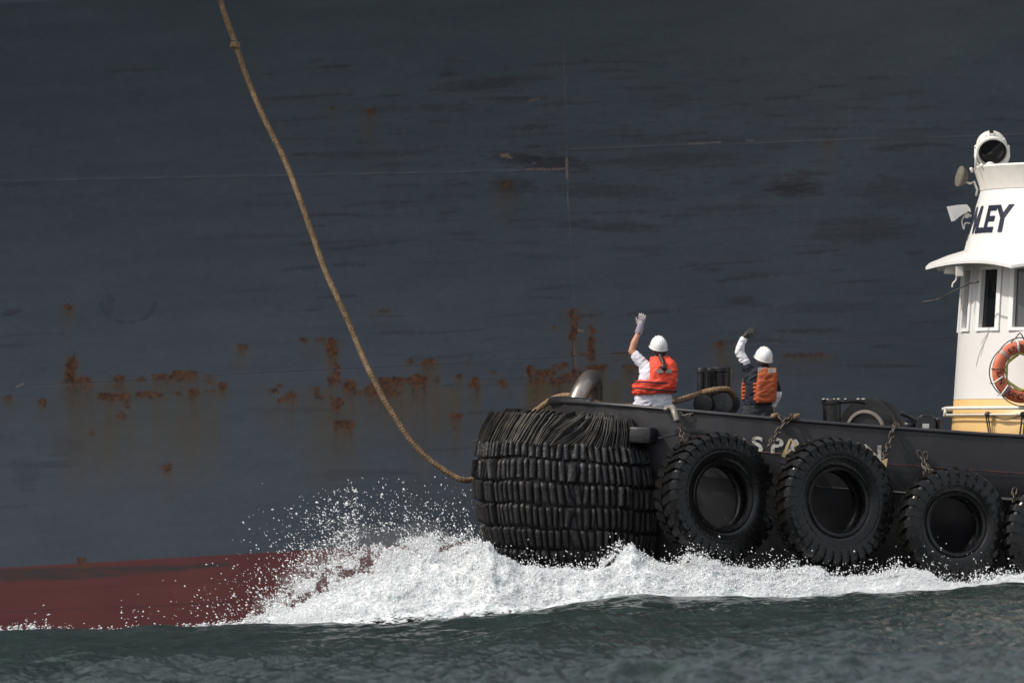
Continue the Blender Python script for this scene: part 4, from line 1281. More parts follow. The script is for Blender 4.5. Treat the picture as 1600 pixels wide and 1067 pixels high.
# ================================================================== people
def glove(hand_root, dirv, palm_n, mat_name, L=.105, spread=.17, curl=.25, thumb_side=1, scale=1.0):
    """palm and five fingers; dirv along the fingers, palm_n out of the back of the hand"""
    mb = MB()
    d = dirv.normalized(); nn = (palm_n - d * palm_n.dot(d)).normalized(); sd = d.cross(nn).normalized()
    rt = Matrix((sd, nn, d)).transposed()
    mb.ell(hand_root + d * .045 * scale, (.047 * scale, .022 * scale, .058 * scale), rt)
    mb.cap(hand_root - d * .02, hand_root + d * .03, .034 * scale, .036 * scale)
    lens = [.070, .082, .077, .060]
    for i in range(4):
        off = (i - 1.5) * .0225 * scale
        ang = (i - 1.5) * spread * .5
        b0 = hand_root + d * .085 * scale + sd * off
        dd = (d * math.cos(ang) + sd * math.sin(ang)).normalized()
        k1 = b0 + (dd - nn * curl * .6).normalized() * lens[i] * .55 * scale
        k2 = k1 + (dd - nn * curl * 2.0).normalized() * lens[i] * .5 * scale
        mb.cap(b0, k1, .0115 * scale, .0105 * scale, 8); mb.cap(k1, k2, .0105 * scale, .009 * scale, 8)
    t0 = hand_root + d * .02 * scale + sd * thumb_side * .035 * scale
    t1 = t0 + (d * .9 + sd * thumb_side * .45 - nn * .2).normalized() * .045 * scale
    t2 = t1 + (d * .95 + sd * thumb_side * .3 - nn * .3).normalized() * .035 * scale
    mb.cap(t0, t1, .016 * scale, .013 * scale, 8); mb.cap(t1, t2, .013 * scale, .010 * scale, 8)
    return mb
def hardhat(c, fwd, upv, root):
    """white hard hat with brim, ridges and a peak to the front"""
    fwd = (fwd - upv * fwd.dot(upv)).normalized(); sd = upv.cross(fwd)
    mt = Matrix((sd, fwd, upv)).transposed().to_4x4(); mt.translation = c
    mb = MB(); vs, fs = [], []
    n, mrows = 48, 12
    for j in range(mrows + 1):
        t = j / mrows
        for k in range(n):
            a = 2 * math.pi * k / n
            rr1 = math.cos(t * math.pi / 2) ** .72
            rid = 0
            for off in (-.35, 0, .35):
                x = math.cos(a) * rr1 * .115
                rid = max(rid, math.exp(-((x - off * .10) / .008) ** 2)) if abs(off) > 0 or True else rid
            h = math.sin(t * math.pi / 2) * .150
            r3 = 1 + .05 * rid * (t > .25) * (1 if t < .98 else 1)
            vs.append(mt @ Vector((math.cos(a) * rr1 * .118, math.sin(a) * rr1 * .142, h * (1 + .085 * rid))))
    for j in range(mrows):
        for k in range(n): fs.append((j * n + k, j * n + (k + 1) % n, (j + 1) * n + (k + 1) % n, (j + 1) * n + k))
    mb.add(vs, fs)
    # rim and peak
    vs = []
    for (e, h) in ((0, .012), (0, 0), (.008, -.008), (.012, -.003), (.007, .004)):
        for k in range(n):
            a = 2 * math.pi * k / n
            pk = max(0, math.sin(a)) ** 3 * .045 * (e > 0)
            vs.append(mt @ Vector((math.cos(a) * (.118 + e), math.sin(a) * (.142 + e) + pk, h - pk * .25)))
    fs = [(j * n + k, j * n + (k + 1) % n, (j + 1) * n + (k + 1) % n, (j + 1) * n + k) for j in range(4) for k in range(n)]
    mb.add(vs, fs)
    hh = build('hard_hat', mb, M['helmet'], root)
    return hh
def loft_torso(secs, n=28, power=2.4):
    """secs: (centre, half width, half depth, yaw deg)"""
    mb = MB(); vs, fs = [], []
    for c, a, b_, yw in secs:
        for k in range(n):
            t = 2 * math.pi * k / n
            x = a * math.copysign(abs(math.cos(t)) ** (2 / power), math.cos(t)); y = b_ * math.copysign(abs(math.sin(t)) ** (2 / power), math.sin(t))
            p = Matrix.Rotation(R(yw), 3, 'Z') @ Vector((x, y, 0))
            vs.append(c + p)
    for j in range(len(secs) - 1):
        for k in range(n): fs.append((j * n + k, j * n + (k + 1) % n, (j + 1) * n + (k + 1) % n, (j + 1) * n + k))
    fs.append(tuple(range(n))[::-1]); fs.append(tuple((len(secs) - 1) * n + k for k in range(n)))
    return mb.add(vs, fs)

def head_mesh(mb, c, fwd):
    """c: head centre; skull, jaw, nose, ears, brow"""
    fwd = Vector((fwd.x, fwd.y, 0)).normalized(); sd = Vector((fwd.y, -fwd.x, 0))
    rt = Matrix((sd, fwd, Vector((0, 0, 1)))).transposed()
    mb.ell(c + Vector((0, 0, .03)), (.078, .097, .095), rt)
    mb.ell(c + fwd * .025 - Vector((0, 0, .045)), (.058, .07, .07), rt)
    mb.ell(c + fwd * .10 - Vector((0, 0, .005)), (.014, .02, .026), rt)
    mb.ell(c + fwd * .092 - Vector((0, 0, .05)), (.026, .012, .010), rt)
    for s_ in (-1, 1):
        mb.ell(c + sd * s_ * .078 - fwd * .005, (.012, .024, .034), rt)
        mb.ell(c + sd * s_ * .032 + fwd * .083 + Vector((0, 0, .012)), (.020, .012, .010), rt)
        mb.ell(c + sd * s_ * .034 + fwd * .065 - Vector((0, 0, .02)), (.024, .022, .022), rt)

# ---------------- first worker (bare forearm, bright vest)
Y1 = 77.0
foot_z = P(1030, 523, Y1).z - 1.80
p1 = thing('person', 'waving worker with dark ponytail, bare forearm and bright orange vest over white T-shirt', 'person', Vector((P(1022, 650, Y1).x, Y1, foot_z)), 'tug crew waving from the foredeck')
fw = Vector((-.25, 1, 0)).normalized()
G = lambda x, y, dy=0: P(x, y, Y1 + dy)
hd = G(1029.5, 546, .02)
body = MB()
head_mesh(body, hd, fw)
body.cap(G(1029, 565, 0), hd - Vector((0, 0, .03)), .06, .056)
body.cap(G(1009, 574), G(987.5, 549, .06), .058, .047)       # raised upper arm
body.cap(G(987, 549, .06), G(991, 535, .08), .047, .048)
body.cap(G(991, 535, .08), G(999, 517, .12), .046, .031)
body.cap(G(999, 517, .12), G(1001, 508, .13), .031, .035)
body.cap(G(1049, 574, .02), G(1052, 595, .03), .055, .045)
body.cap(G(1052, 595, .03), G(1038, 604, .30), .044, .032)
body.ell(G(1034, 605, .36), (.045, .05, .03))
body.ell(G(1029, 580), (.19, .12, .14)); body.ell(G(1023, 605), (.17, .12, .17)); body.ell(G(1020, 635), (.18, .13, .15))
hipz = foot_z + .88
for s_, off in ((-1, -.10), (1, .10)):
    hx = ROOTLOC[p1.name].x + off
    body.cap((hx, Y1, hipz), (hx + off * .3, Y1 + .03, foot_z + .5), .095, .06)
    body.cap((hx + off * .3, Y1 + .03, foot_z + .5), (hx + off * .5, Y1, foot_z + .08), .058, .04)
    body.cap((hx + off * .5, Y1 - .03, foot_z + .05), (hx + off * .6, Y1 + .14, foot_z + .04), .04, .035)
build('body', body, M['skin'], p1, remesh=.011, smoothit=2)
shirt = loft_torso([(G(1020, 641), .262, .165, 8), (G(1020, 630), .262, .17, 8), (G(1021, 617), .245, .165, 8), (G(1023, 600), .235, .155, 8), (G(1026, 583), .228, .145, 8), (G(1029, 572), .20, .125, 8), (G(1030, 565), .13, .10, 8), (G(1030, 560), .075, .08, 8)])
shirt.cap(G(1012, 577), G(993, 556, .05), .082, .068)
shirt.ell(G(1010, 580), (.10, .10, .10))
shirt.cap(G(1048, 575, .01), G(1052, 590, .03), .068, .062)
shirt.cap(G(1052, 590, .03), G(1050, 600, .08), .058, .05)
build('shirt', shirt, M['shirt'], p1, remesh=.012, smoothit=3, wrinkle=.022)
tr = MB()
for off in (-.10, .10):
    hx = ROOTLOC[p1.name].x + off
    tr.cap((hx, Y1, hipz + .02), (hx + off * .3, Y1 + .03, foot_z + .5), .125, .085)
    tr.cap((hx + off * .3, Y1 + .03, foot_z + .5), (hx + off * .5, Y1, foot_z + .1), .083, .065)
tr.ell((ROOTLOC[p1.name].x, Y1, hipz + .06), (.22, .15, .14))
build('trousers', tr, M['jeans'], p1, remesh=.016, smoothit=2)
def boots(root, X, Y):
    for off in (-.10, .10):
        bt = MB()
        bt.cap((X + off * 1.5, Y, foot_z_ + .16), (X + off * 1.5, Y - .01, foot_z_ + .06), .06, .06)
        bt.ell((X + off * 1.6, Y + .08, foot_z_ + .05), (.055, .14, .05))
        build('boot', bt, M['boots'], root, remesh=.014, smoothit=1)
foot_z_ = foot_z; boots(p1, ROOTLOC[p1.name].x, Y1)
# vest: boxy back panel with waist wrap
vest = loft_torso([(G(1021, 616), .262, .20, 8), (G(1021, 612), .285, .215, 8), (G(1021.5, 602), .282, .215, 8), (G(1023, 594), .265, .205, 8)], power=2.7)
pan = loft_torso([(G(1033, 607, -.02), .195, .19, 8), (G(1034.5, 590, -.02), .20, .19, 8), (G(1035, 578, -.02), .20, .185, 8), (G(1034.5, 568, -.01), .185, .16, 8), (G(1033, 562), .155, .125, 8), (G(1031, 557), .12, .09, 8)], power=3.0)
vest.add(pan.v, pan.f)
vest.cap(G(1001, 600, -.12), G(993, 604, -.02), .06, .05)
vo = build('life_vest', vest, M['vest'], p1, remesh=.012, smoothit=3, wrinkle=.016)
def strap(secs_y, cx, hw, hd_, yw, tilt, th=.022, root=None, parent=None, Yc=0, mat='strap', arc=(0, 360), out=.024):
    mb = MB(); vs, fs = [], []
    n = 48
    c = G(cx, secs_y, Yc)
    A_ = np.linspace(arc[0], arc[1], n + 1)
    for dz in (-th / 2, th / 2):
        for a in A_:
            t = R(a)
            x = (hw + out) * math.copysign(abs(math.cos(t)) ** (2 / 2.7), math.cos(t)); y = (hd_ + out) * math.copysign(abs(math.sin(t)) ** (2 / 2.7), math.sin(t))
            p = Matrix.Rotation(R(yw), 3, 'Z') @ Vector((x, y, 0))
            vs.append(c + p + Vector((0, 0, dz + tilt * x)))
    for k in range(n): fs.append((k, k + 1, n + 2 + k, n + 1 + k))
    mb.add(vs, fs)
    return build('strap', mb, M[mat], root, parent=parent, smooth=True)
strap(598.5, 1022, .272, .21, 8, -.10, root=p1, parent=vo)
strap(609.5, 1021.5, .287, .218, 8, -.12, root=p1, parent=vo)
mb = MB()
for x0, x1 in ((1026, 1036.5), (1039.5, 1050)):
    c = G((x0 + x1) / 2, 579.5 + (x0 - 1026) * .02, -.235 + (.012 if x0 < 1030 else .03))
    mb.box(c, ((x1 - x0) / 115, .012, .055), Matrix.Rotation(R(8 if x0 < 1030 else 20), 3, 'Z'))
build('reflective_patch', mb, M['reflector'], p1, parent=vo, smooth=False)
hardhat(G(1029, 543, .02), Vector((-.35, 1, .12)), Vector((.16, -.36, 1)).normalized(), p1)
hair = MB()
hair.ell(G(1031, 551, -.035), (.082, .075, .06))
hair.cap(G(1032, 557, -.09), G(1036, 566, -.19), .035, .03)
hair.cap(G(1036, 566, -.20), G(1037, 572, -.225), .024, .02)
hair.ell(G(1037.5, 575, -.235), (.05, .02, .03), Matrix.Rotation(R(20), 3, 'Y'))
hair.cap(G(1033, 573, -.235), G(1042, 571, -.235), .012, .010)
build('hair', hair, M['hair'], p1, remesh=.009, smoothit=1)
gd = (G(1004, 492, .15) - G(1000, 511, .12))
build('glove', glove(G(1000.5, 509, .125), gd, Vector((.1, -1, .1)), 'glove', curl=.38, thumb_side=-1, scale=1.12, spread=.10), M['glove'], p1, remesh=.005, smoothit=1)
mb = MB(); mb.cap(G(998, 519, .115), G(1001, 509, .125), .052, .046)
build('glove_cuff', mb, M['glove_cuff'], p1)

# ---------------- second worker (long white sleeves, dark shirt)
Y2 = 77.3
foot_z = P(1194, 540, Y2).z - 1.80
p2 = thing('person', 'worker waving a black glove, dark shirt with white sleeves, faded orange vest', 'person', Vector((P(1188, 660, Y2).x, Y2, foot_z)), 'tug crew waving from the foredeck')
fw = Vector((-.45, 1, 0)).normalized()
G = lambda x, y, dy=0: P(x, y, Y2 + dy)
hd = G(1192, 563, .03)
body = MB(); head_mesh(body, hd, fw)
body.cap(G(1190, 580), hd - Vector((0, 0, .03)), .058, .054)
body.cap(G(1172, 584), G(1154.5, 552, .02), .05, .042)
body.cap(G(1154.5, 552, .02), G(1163, 528, .05), .041, .03)
body.cap(G(1163, 528, .05), G(1166, 523, .05), .03, .03)
body.cap(G(1208, 588), G(1214, 612, -.02), .05, .042)
body.cap(G(1214, 612, -.02), G(1209, 634, .05), .042, .03)
body.ell(G(1206, 640, .06), (.04, .035, .05))
body.ell(G(1190, 595), (.17, .11, .14)); body.ell(G(1188, 620), (.15, .11, .17)); body.ell(G(1185, 645), (.16, .12, .15))
hipz = foot_z + .90
BX = ROOTLOC[p2.name].x - .03
for off in (-.10, .10):
    body.cap((BX + off, Y2, hipz), (BX + off * 1.3, Y2 + .03, foot_z + .5), .09, .058)
    body.cap((BX + off * 1.3, Y2 + .03, foot_z + .5), (BX + off * 1.5, Y2, foot_z + .08), .056, .04)
    body.cap((BX + off * 1.5, Y2 - .03, foot_z + .05), (BX + off * 1.6, Y2 + .14, foot_z + .04), .04, .035)
build('body', body, M['skin'], p2, remesh=.011, smoothit=2)
sh = loft_torso([(G(1185, 632), .195, .15, 15), (G(1186, 615), .195, .15, 15), (G(1188, 600), .205, .145, 15), (G(1190, 588), .21, .14, 15), (G(1190, 580), .18, .12, 15), (G(1191, 575), .12, .09, 15), (G(1191, 571), .07, .07, 15)])
sh.cap(G(1177, 590), G(1163, 567, .01), .085, .062)
sh.ell(G(1172, 592), (.095, .10, .13))
sh.cap(G(1204, 588), G(1212, 605, -.01), .075, .062)
sh.cap(G(1212, 605, -.01), G(1214, 612, -.02), .06, .06)
build('shirt', sh, M['navy_shirt'], p2, remesh=.012, smoothit=2, wrinkle=.022)
sv = MB()
sv.cap(G(1165, 568, .01), G(1155.5, 551, .02), .068, .058)
sv.cap(G(1155.5, 551, .02), G(1157, 540, .03), .058, .056)
sv.cap(G(1157, 540, .03), G(1162, 529, .05), .055, .046)
build('sleeve', sv, M['sleeve'], p2, remesh=.010, smoothit=2, wrinkle=.016)
sv = MB()
sv.cap(G(1214, 615, -.02), G(1211, 622, -.01), .066, .066)
sv.cap(G(1211, 622, -.01), G(1207, 633, .02), .066, .052)
build('sleeve', sv, M['sleeve'], p2, remesh=.010, smoothit=2, wrinkle=.016)
tr = MB()
tr.ell((BX, Y2, hipz + .05), (.19, .14, .17))
for off in (-.10, .10):
    tr.cap((BX + off, Y2, hipz + .02), (BX + off * 1.3, Y2 + .03, foot_z + .5), .115, .08)
    tr.cap((BX + off * 1.3, Y2 + .03, foot_z + .5), (BX + off * 1.5, Y2, foot_z + .1), .078, .062)
tr2 = loft_torso([(G(1184, 660), .20, .15, 15), (G(1184, 645), .185, .15, 15), (G(1184, 628), .175, .14, 15)])
tr.add(tr2.v, tr2.f)
build('trousers', tr, M['trousers'], p2, remesh=.014, smoothit=2, wrinkle=.022)
foot_z_ = foot_z; boots(p2, BX, Y2)
vb2 = MB()
pan = loft_torso([(G(1196, 629, -.16), .125, .055, 14), (G(1196.5, 625, -.165), .140, .062, 14), (G(1198, 600, -.16), .142, .066, 14), (G(1199, 585, -.15), .135, .062, 14), (G(1199, 575, -.12), .125, .05, 14)], power=4)
vb2.add(pan.v, pan.f)
for yy in (600, 606, 612, 618, 624):
    vb2.ell(G(1181, yy, -.14), (.045, .05, .022), nu=12, nv=8)
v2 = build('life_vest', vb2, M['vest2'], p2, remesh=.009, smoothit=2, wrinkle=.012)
fp = loft_torso([(G(1164, 625, .06), .035, .10, 14), (G(1164.5, 605, .06), .045, .11, 14), (G(1167, 586, .06), .03, .09, 14)], power=3)
for yy in (600, 606, 612, 618, 623):
    fp.ell(G(1162.5, yy, .0), (.035, .05, .018), nu=12, nv=8)
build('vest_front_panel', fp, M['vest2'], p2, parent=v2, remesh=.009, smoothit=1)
mb = MB()
for x0, x1 in ((1184.5, 1198), (1200, 1212)):
    mb.box(G((x0 + x1) / 2, 577.5 + (x0 - 1184) * .1, -.185), ((x1 - x0) / 115, .015, .062), Matrix.Rotation(R(14), 3, 'Z') @ Matrix.Rotation(R(-12), 3, 'X'))
build('reflective_patch', mb, M['reflector'], p2, parent=v2, smooth=False)
hardhat(G(1193, 560, .03), Vector((-.5, 1, .15)), Vector((.26, -.38, 1)).normalized(), p2)
hair = MB(); hair.ell(G(1193, 568, -.02), (.08, .075, .055))
build('hair', hair, M['hair'], p2, remesh=.010, smoothit=1)
gd = (G(1178, 513, .08) - G(1164, 526, .05))
build('glove', glove(G(1164.5, 525.5, .05), gd, Vector((-.3, -1, .3)), 'g', curl=.10, thumb_side=1, scale=1.05, spread=.04), M['black_glove'], p2, remesh=.005, smoothit=1)

# ================================================================== white water
foam_m = bpy.data.materials.new('white_foam')
n, l, b = fnodes(foam_m)
b.inputs['Base Color'].default_value = (.80, .81, .82, 1)
b.inputs['Roughness'].default_value = .75
b.inputs['Subsurface Weight'].default_value = .4
b.inputs['Subsurface Scale'].default_value = .12
b.inputs['Subsurface Radius'].default_value = (1, 1, 1)
tc = n.new('ShaderNodeTexCoord')
v1 = n.new('ShaderNodeTexNoise'); v1.inputs['Scale'].default_value = 26; v1.inputs['Detail'].default_value = 8; v1.inputs['Roughness'].default_value = .7; v1.inputs['Distortion'].default_value = .6
l.new(tc.outputs['Object'], v1.inputs['Vector'])
bp = n.new('ShaderNodeBump'); bp.inputs['Distance'].default_value = .02
l.new(v1.outputs[0], bp.inputs['Height']); l.new(bp.outputs[0], b.inputs['Normal'])
v2_ = n.new('ShaderNodeTexNoise'); v2_.inputs['Scale'].default_value = 5; v2_.inputs['Distortion'].default_value = .8; v2_.inputs['Detail'].default_value = 7
l.new(tc.outputs['Object'], v2_.inputs['Vector'])
cr = n.new('ShaderNodeValToRGB'); cr.color_ramp.elements[0].position = .33; cr.color_ramp.elements[1].position = .60
cr.color_ramp.elements[0].color = (.38, .43, .44, 1); cr.color_ramp.elements[1].color = (.68, .70, .71, 1)
l.new(v2_.outputs[0], cr.inputs[0]); l.new(cr.outputs[0], b.inputs['Base Color'])
# lacy, see-through margins where the foam thins out over the water
at = n.new('ShaderNodeAttribute'); at.attribute_name = 'thin'
v3 = n.new('ShaderNodeTexNoise'); v3.inputs['Scale'].default_value = 9; v3.inputs['Detail'].default_value = 9; v3.inputs['Roughness'].default_value = .7; v3.inputs['Distortion'].default_value = 1.2
mp3 = n.new('ShaderNodeMapping'); mp3.inputs['Scale'].default_value = (.8, 1.5, 2.2)
l.new(tc.outputs['Object'], mp3.inputs[0]); l.new(mp3.outputs[0], v3.inputs['Vector'])
ma = n.new('ShaderNodeMath'); ma.operation = 'SUBTRACT'; l.new(v3.outputs[0], ma.inputs[0]); l.new(at.outputs['Fac'], ma.inputs[1])
mra = n.new('ShaderNodeMapRange'); mra.inputs['From Min'].default_value = -.02; mra.inputs['From Max'].default_value = .07
l.new(ma.outputs[0], mra.inputs[0]); l.new(mra.outputs[0], b.inputs['Alpha'])

topf = [(345, 975), (370, 968), (400, 964), (430, 957), (450, 948), (490, 930), (518, 919), (570, 896), (611, 880), (659, 868), (705, 869), (720, 860), (734, 850), (748, 850), (760, 870), (775, 874), (800, 884), (850, 886), (900, 889), (935, 884),
        (955, 862), (968, 850), (980, 862), (1000, 872), (1030, 884), (1055, 880), (1075, 864), (1095, 874), (1120, 884), (1150, 886), (1200, 893), (1240, 884), (1262, 886), (1275, 898), (1320, 902), (1370, 894), (1400, 888), (1425, 893), (1450, 908), (1500, 912), (1540, 902), (1575, 895), (1600, 904), (1640, 900), (1760, 905)]
fxs = np.arange(P(343, 970, 74.5).x, P(1720, 900, 74.5).x, .014)
upx = 800 + fxs * 119.2
ridgeY = np.interp(upx, [340, 700, 760, 1700], [75.0, 75.0, 74.2, 74.15])
backY = ridgeY + np.interp(upx, [340, 700, 800, 1700], [1.6, 2.0, .8, .8])
frontY = np.interp(upx, [340, 700, 760, 1700], [73.0, 73.1, 73.0, 73.0])
topf = [(a, b_ + (4 if a > 780 else 0)) for a, b_ in topf]
ty = np.interp(upx, [a for a, _ in topf], [b_ for _, b_ in topf])
ty = ty + 4.0 * noise3(fxs * 3.1, 0 * fxs, 0 * fxs + 2) * np.clip((upx - 400) / 100, 0, 1) + 5 * np.abs(noise3(fxs * 9, 0 * fxs + 3, 0 * fxs)) * np.clip((upx - 380) / 100, 0, 1)
zt = np.array([P(a, b_, c_).z for a, b_, c_ in zip(upx, ty, ridgeY)])
NT = 150
tt = np.linspace(0, 1, NT)
FX = np.repeat(fxs[None, :], NT, 0)
FY = np.empty_like(FX); FZ = np.empty_like(FX)
base_z = -.06
for i, t in enumerate(tt):
    if t < .7:
        q = t / .7
        FY[i] = frontY + (ridgeY - frontY) * q
        zf = crest_z(fxs) - .07
        FZ[i] = zf + (zt - zf) * (math.sin(q * math.pi / 2) ** 1.25)
    else:
        q = (t - .7) / .3
        FY[i] = ridgeY + (backY - ridgeY) * q
        FZ[i] = zt + (-.25 - zt) * (1 - math.cos(q * math.pi / 2))
endf = sstep(345, 420, 800 + FX * 119.2)
B1 = 1 - np.abs(noise3(FX * 2.6, FY * 2.6, FZ * 2.6)) * 2
B2 = 1 - np.abs(noise3(FX * 7, FY * 7, FZ * 7 + 3)) * 2
B3 = 1 - np.abs(noise3(FX * 19, FY * 19, FZ * 19 + 7)) * 2
B4 = noise3(FX * 45, FY * 45, FZ * 45)
disp = (.07 * (B1 - .6) + .030 * (B2 - .6) + .022 * (B3 - .6) + .026 * B4)
amt = endf * np.interp(np.repeat(tt[:, None], FX.shape[1], 1), [0, .08, .3, 1], [.15, .6, 1, 1])
thick = np.clip((FZ + .1) / .5, .25, 1)
FYd = FY - disp * amt * .9
FZd = FZ + disp * amt * thick * .75
FXd = FX + .03 * noise3(FX * 12, FY * 12, FZ * 12 + 11) * endf
TT = np.repeat(tt[:, None], FX.shape[1], 1)
UPX = 800 + FX * 119.2
thin = np.interp(TT, [0, .06, .16, .30, 1], [.62, .50, .30, .05, 0])
thin = np.maximum(thin, np.interp(UPX, [343, 400, 470], [.62, .42, 0]))
gaps = np.clip(fbm(FX * .9, FY * 1.5, 0 * FX + 41, 3) - .05, 0, 1) * np.interp(UPX, [850, 1000], [0, .95])
thin = np.maximum(thin, gaps)
foam = grid_mesh('bow_wave_foam', np.stack([FXd, FYd, FZd], -1).reshape(-1, 3), FX.shape[1], NT, foam_m, dict(thin=thin))
tag(foam, 'churning white bow wave foam along the tug', 'foam', kind='stuff')

# droplets: small faceted beads thrown up from the foam
drop_m = bpy.data.materials.new('spray_droplets')
n, l, b = fnodes(drop_m)
b.inputs['Base Color'].default_value = (.72, .74, .755, 1); b.inputs['Roughness'].default_value = .25
b.inputs['Subsurface Weight'].default_value = 0
OCT = np.array([[1, 0, 0], [-1, 0, 0], [0, 1, 0], [0, -1, 0], [0, 0, 1], [0, 0, -1]], float)
OF = np.array([[0, 2, 4], [2, 1, 4], [1, 3, 4], [3, 0, 4], [2, 0, 5], [1, 2, 5], [3, 1, 5], [0, 3, 5]])
def beads(name, pts, rad, stretch_dir, stretch, label, cat='spray'):
    nP = len(pts)
    V_ = OCT[None] * rad[:, None, None] * rng.uniform(.7, 1.3, (nP, 6, 1))
    proj = (V_ * stretch_dir[:, None, :]).sum(-1, keepdims=True)
    V_ = V_ + stretch_dir[:, None, :] * proj * (stretch[:, None, None] - 1)
    V_ = V_ + pts[:, None, :]
    F_ = OF[None] + (np.arange(nP) * 6)[:, None, None]
    o = soup(name, V_.reshape(-1, 3), F_.reshape(-1, 3), drop_m, smooth=True)
    return tag(o, label, cat, kind='stuff')
pts_all, rad_all, dir_all, st_all = [], [], [], []
def add_beads(px, py, Y, r_, dirx, dirz, st):
    ps = np.array([tuple(P(a, b_, c_)) for a, b_, c_ in zip(px, py, Y)])
    d = np.stack([dirx, 0 * dirx, dirz], -1); d /= np.linalg.norm(d, axis=1)[:, None] + 1e-9
    pts_all.append(ps); rad_all.append(r_); dir_all.append(d); st_all.append(st)
# plume in front of the bow
N = 190000
px = rng.uniform(380, 790, N)
ftop = np.interp(px, [a for a, _ in topf], [b_ for _, b_ in topf])
reach = np.interp(px, [380, 420, 470, 520, 580, 640, 690, 730, 760, 790], [20, 42, 66, 78, 66, 62, 52, 34, 16, 8])
h = rng.exponential(1, N) * reach * .42
py = ftop + 8 - h
cl = fbm(px * .020 + py * .006, py * .026, 0 * px + 1, 4, .65)
cl2 = fbm(px * .055, py * .055, 0 * px + 6, 3, .7)
dens = np.clip(1.15 - h / (reach * 1.15), .03, 1) * np.clip(.35 + 1.4 * cl + 1.3 * cl2, .03, 1) * np.clip(reach / 60, .35, 1)
ridge_line = np.exp(-((px - (690 - (ftop - py) * .1)) / 60) ** 2)
dens *= .55 + .7 * ridge_line + .3 * np.exp(-((px - 500) / 60) ** 2)
keep = rng.random(N) < dens * .55
px, py, h = px[keep], py[keep], h[keep]
nK = len(px)
Yd_ = np.interp(px, [380, 700, 790], [75.2, 75.4, 74.6]) + rng.normal(0, .45, nK)
Yd_ = np.where(px > 735, np.minimum(Yd_, 75.4), Yd_)
r_ = np.exp(rng.normal(math.log(.0042), .5, nK)); r_ = np.clip(r_, .002, .019)
add_beads(px, py, Yd_, r_, -.5 + rng.normal(0, .4, nK), .7 + rng.normal(0, .5, nK), rng.uniform(1, 2.6, nK))
N = 260000
px = rng.uniform(390, 785, N)
ftop = np.interp(px, [a for a, _ in topf], [b_ for _, b_ in topf])
reach = np.interp(px, [390, 420, 470, 520, 580, 640, 680, 705, 730, 760, 785], [14, 34, 60, 76, 66, 66, 48, 26, 22, 12, 6])
h = rng.exponential(1, N) * reach * .24
py = ftop + 10 - h
cl = fbm(px * .020 + py * .006, py * .026, 0 * px + 1, 4, .65) + .6 * fbm(px * .09 - py * .05, py * .09, 0 * px + 21, 3, .7)
keep = rng.random(N) < np.clip(1.1 - h / reach, .02, 1) * np.clip(.15 + 1.9 * cl, .0, 1) * .42
px, py = px[keep], py[keep]; nK = len(px)
Yd_ = np.where(px > 735, 74.7, 75.2) + rng.normal(0, .3, nK)
add_beads(px, py, Yd_, rng.uniform(.0018, .0038, nK), -.5 + rng.normal(0, .4, nK), .7 + rng.normal(0, .5, nK), rng.uniform(1, 4.0, nK))
# far-flung drops over the red hull at the left
N = 2600
px = 560 - rng.exponential(75, N); px = np.clip(px, 190, 560)
lo = np.interp(px, [190, 345, 400, 450, 560], [968, 965, 955, 925, 880])
py = lo - rng.exponential(32, N) * np.interp(px, [190, 350, 480, 560], [.35, .9, 1.8, 2.0])
keep = (rng.random(N) < .75) & (py > np.interp(px, [190, 400, 560], [935, 800, 755]))
px, py = px[keep], py[keep]; nK = len(px)
add_beads(px, py, 75.6 + rng.normal(0, .5, nK), np.clip(np.exp(rng.normal(math.log(.006), .45, nK)), .003, .016), -.7 + rng.normal(0, .3, nK), .5 + rng.normal(0, .3, nK), rng.uniform(1, 2.2, nK))
# scattered high drops
N = 700
px = rng.normal(640, 85, N); py = 835 - np.abs(rng.normal(0, 36, N)); keep = (px < 742) & (py > 738)
px, py = px[keep], py[keep]; nK = len(px)
add_beads(px, py, 75.6 + rng.normal(0, .4, nK), np.clip(np.exp(rng.normal(math.log(.0055), .45, nK)), .0025, .018), -.5 + rng.normal(0, .4, nK), .7 + rng.normal(0, .4, nK), rng.uniform(1, 2.4, nK))
# fringe along the whole foam top and splashes against fender and tyres
N = 60000
px = rng.uniform(352, 1640, N)
ftop = np.interp(px, [a for a, _ in topf], [b_ for _, b_ in topf])
amp = .25 + 1.4 * np.clip(fbm(px * .018, 0 * px, 0 * px + 8, 3), 0, 1) + .9 * np.clip(fbm(px * .09, 0 * px, 0 * px + 18, 2), 0, 1)
h = rng.exponential(1, N) * 8 * amp * np.clip((px - 350) / 80, .2, 1) * np.interp(px, [770, 800, 920, 950], [1, .45, .45, 1])
py = ftop + 7 - h
cl = fbm(px * .07 + py * .03, py * .10, 0 * px + 11, 3, .7)
keep = rng.random(N) < np.clip(.45 + 1.5 * cl, .02, 1) * .8
px, py = px[keep], py[keep]; nK = len(px)
rY = np.interp(px, [340, 700, 760, 1700], [75.0, 75.0, 74.25, 74.2]) + rng.normal(0, .12, nK)
rY = np.where(px > 1000, rY - .3, np.where(px > 740, np.minimum(rY, 74.42), rY))
add_beads(px, py, rY, np.clip(np.exp(rng.normal(math.log(.0056), .4, nK)), .003, .014), rng.normal(-.3, .5, nK), .8 + rng.normal(0, .4, nK), rng.uniform(1, 2.6, nK))
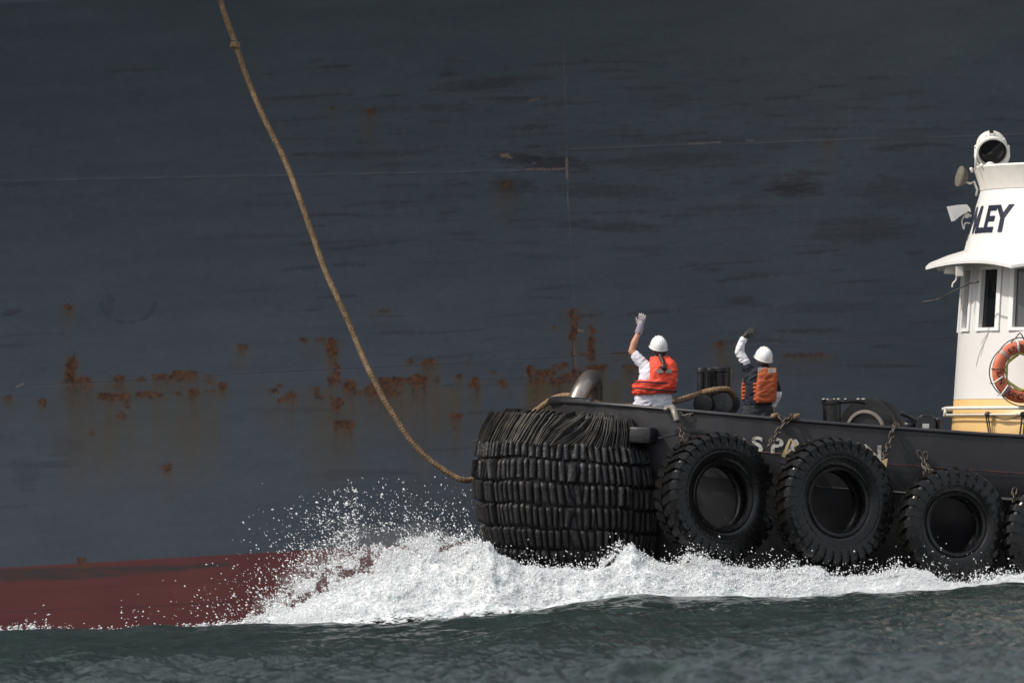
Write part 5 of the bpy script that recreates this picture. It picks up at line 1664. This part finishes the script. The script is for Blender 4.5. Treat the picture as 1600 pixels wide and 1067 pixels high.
# loose droplets thrown higher in front of fender and hull
N = 5200
px = rng.uniform(742, 1620, N)
ftop = np.interp(px, [a for a, _ in topf], [b_ for _, b_ in topf])
py = ftop - rng.exponential(13, N) * (.5 + 1.6 * np.clip(fbm(px * .014, 0 * px, 0 * px + 28, 3), 0, 1))
keep = rng.random(N) < .55
px, py = px[keep], py[keep]; nK = len(px)
add_beads(px, py, np.minimum(74.2 + rng.normal(0, .1, nK), 74.4) - .45 * (px > 1010), np.clip(np.exp(rng.normal(math.log(.0055), .4, nK)), .003, .012), rng.normal(-.4, .5, nK), rng.normal(.5, .5, nK), rng.uniform(1, 2.2, nK))
# froth beads all over the foam itself
vv = np.stack([FXd, FYd, FZd], -1)[8:118:1].reshape(-1, 3)
tn = thin[8:118:1].reshape(-1)
sel = rng.integers(0, len(vv), 210000)
frs = .2 + 1.2 * np.clip(fbm(vv[sel, 0] * 2.2, vv[sel, 1] * 2.2, vv[sel, 2] * 2.2, 3) + .3, 0, 1)
k_ = (tn[sel] < .35) & (rng.random(len(sel)) < frs)
pp = vv[sel][k_] + rng.normal(0, .012, (k_.sum(), 3)) + np.array([0, -.012, .006])
pts_all.append(pp); rad_all.append(np.clip(np.exp(rng.normal(math.log(.0042), .4, len(pp))), .0022, .011))
dd_ = rng.normal(0, 1, (len(pp), 3)); dd_ /= np.linalg.norm(dd_, axis=1)[:, None]
dir_all.append(dd_); st_all.append(rng.uniform(1, 2.6, len(pp)))
# low wash along the ship at the far left
N = 9000
px = rng.uniform(-30, 420, N)
lo = np.interp(px, [-30, 0, 60, 100, 200, 300, 420], [984, 983, 984, 988, 984, 979, 968])
py = lo + 5 - rng.exponential(1, N) * np.interp(px, [-30, 20, 60, 110, 200, 420], [4, 3, 6, 3.0, 2.2, 2.5])
keep = rng.random(N) < np.clip(.5 + 1.3 * fbm(px * .05, py * .05, 0 * px, 3), .05, 1)
px, py = px[keep], py[keep]; nK = len(px)
add_beads(px, py, 73.3 + rng.normal(0, .15, nK), np.clip(np.exp(rng.normal(math.log(.006), .4, nK)), .003, .014), rng.normal(0, 1, nK), rng.normal(0, .4, nK), rng.uniform(1, 2.5, nK))
spray = beads('spray', np.concatenate(pts_all), np.concatenate(rad_all), np.concatenate(dir_all), np.concatenate(st_all), 'white spray droplets thrown up ahead of the tug bow')
print('beads', sum(len(a) for a in pts_all))
# thin drifting mist inside the plume
mist_m = bpy.data.materials.new('spray_mist')
mist_m.use_nodes = True
n, l = mist_m.node_tree.nodes, mist_m.node_tree.links
n.remove(n['Principled BSDF'])
vol = n.new('ShaderNodeVolumePrincipled')
vol.inputs['Color'].default_value = (.95, .96, .97, 1); vol.inputs['Density'].default_value = .2; vol.inputs['Anisotropy'].default_value = .2
l.new(vol.outputs[0], n['Material Output'].inputs['Volume'])
mb = MB()
for (x, y, rx, rz) in ((470, 915, .35, .28), (515, 890, .45, .38), (560, 870, .5, .45), (610, 870, .5, .42), (655, 862, .5, .42), (690, 872, .36, .3), (430, 945, .3, .15)):
    mb.ell(P(x, y, 75.4), (rx, .5, rz))
o = build('mist', mb, mist_m, None, remesh=.05, smoothit=3, wrinkle=.10)
tag(o, 'thin white spray mist hanging in the bow plume', 'mist', kind='stuff')
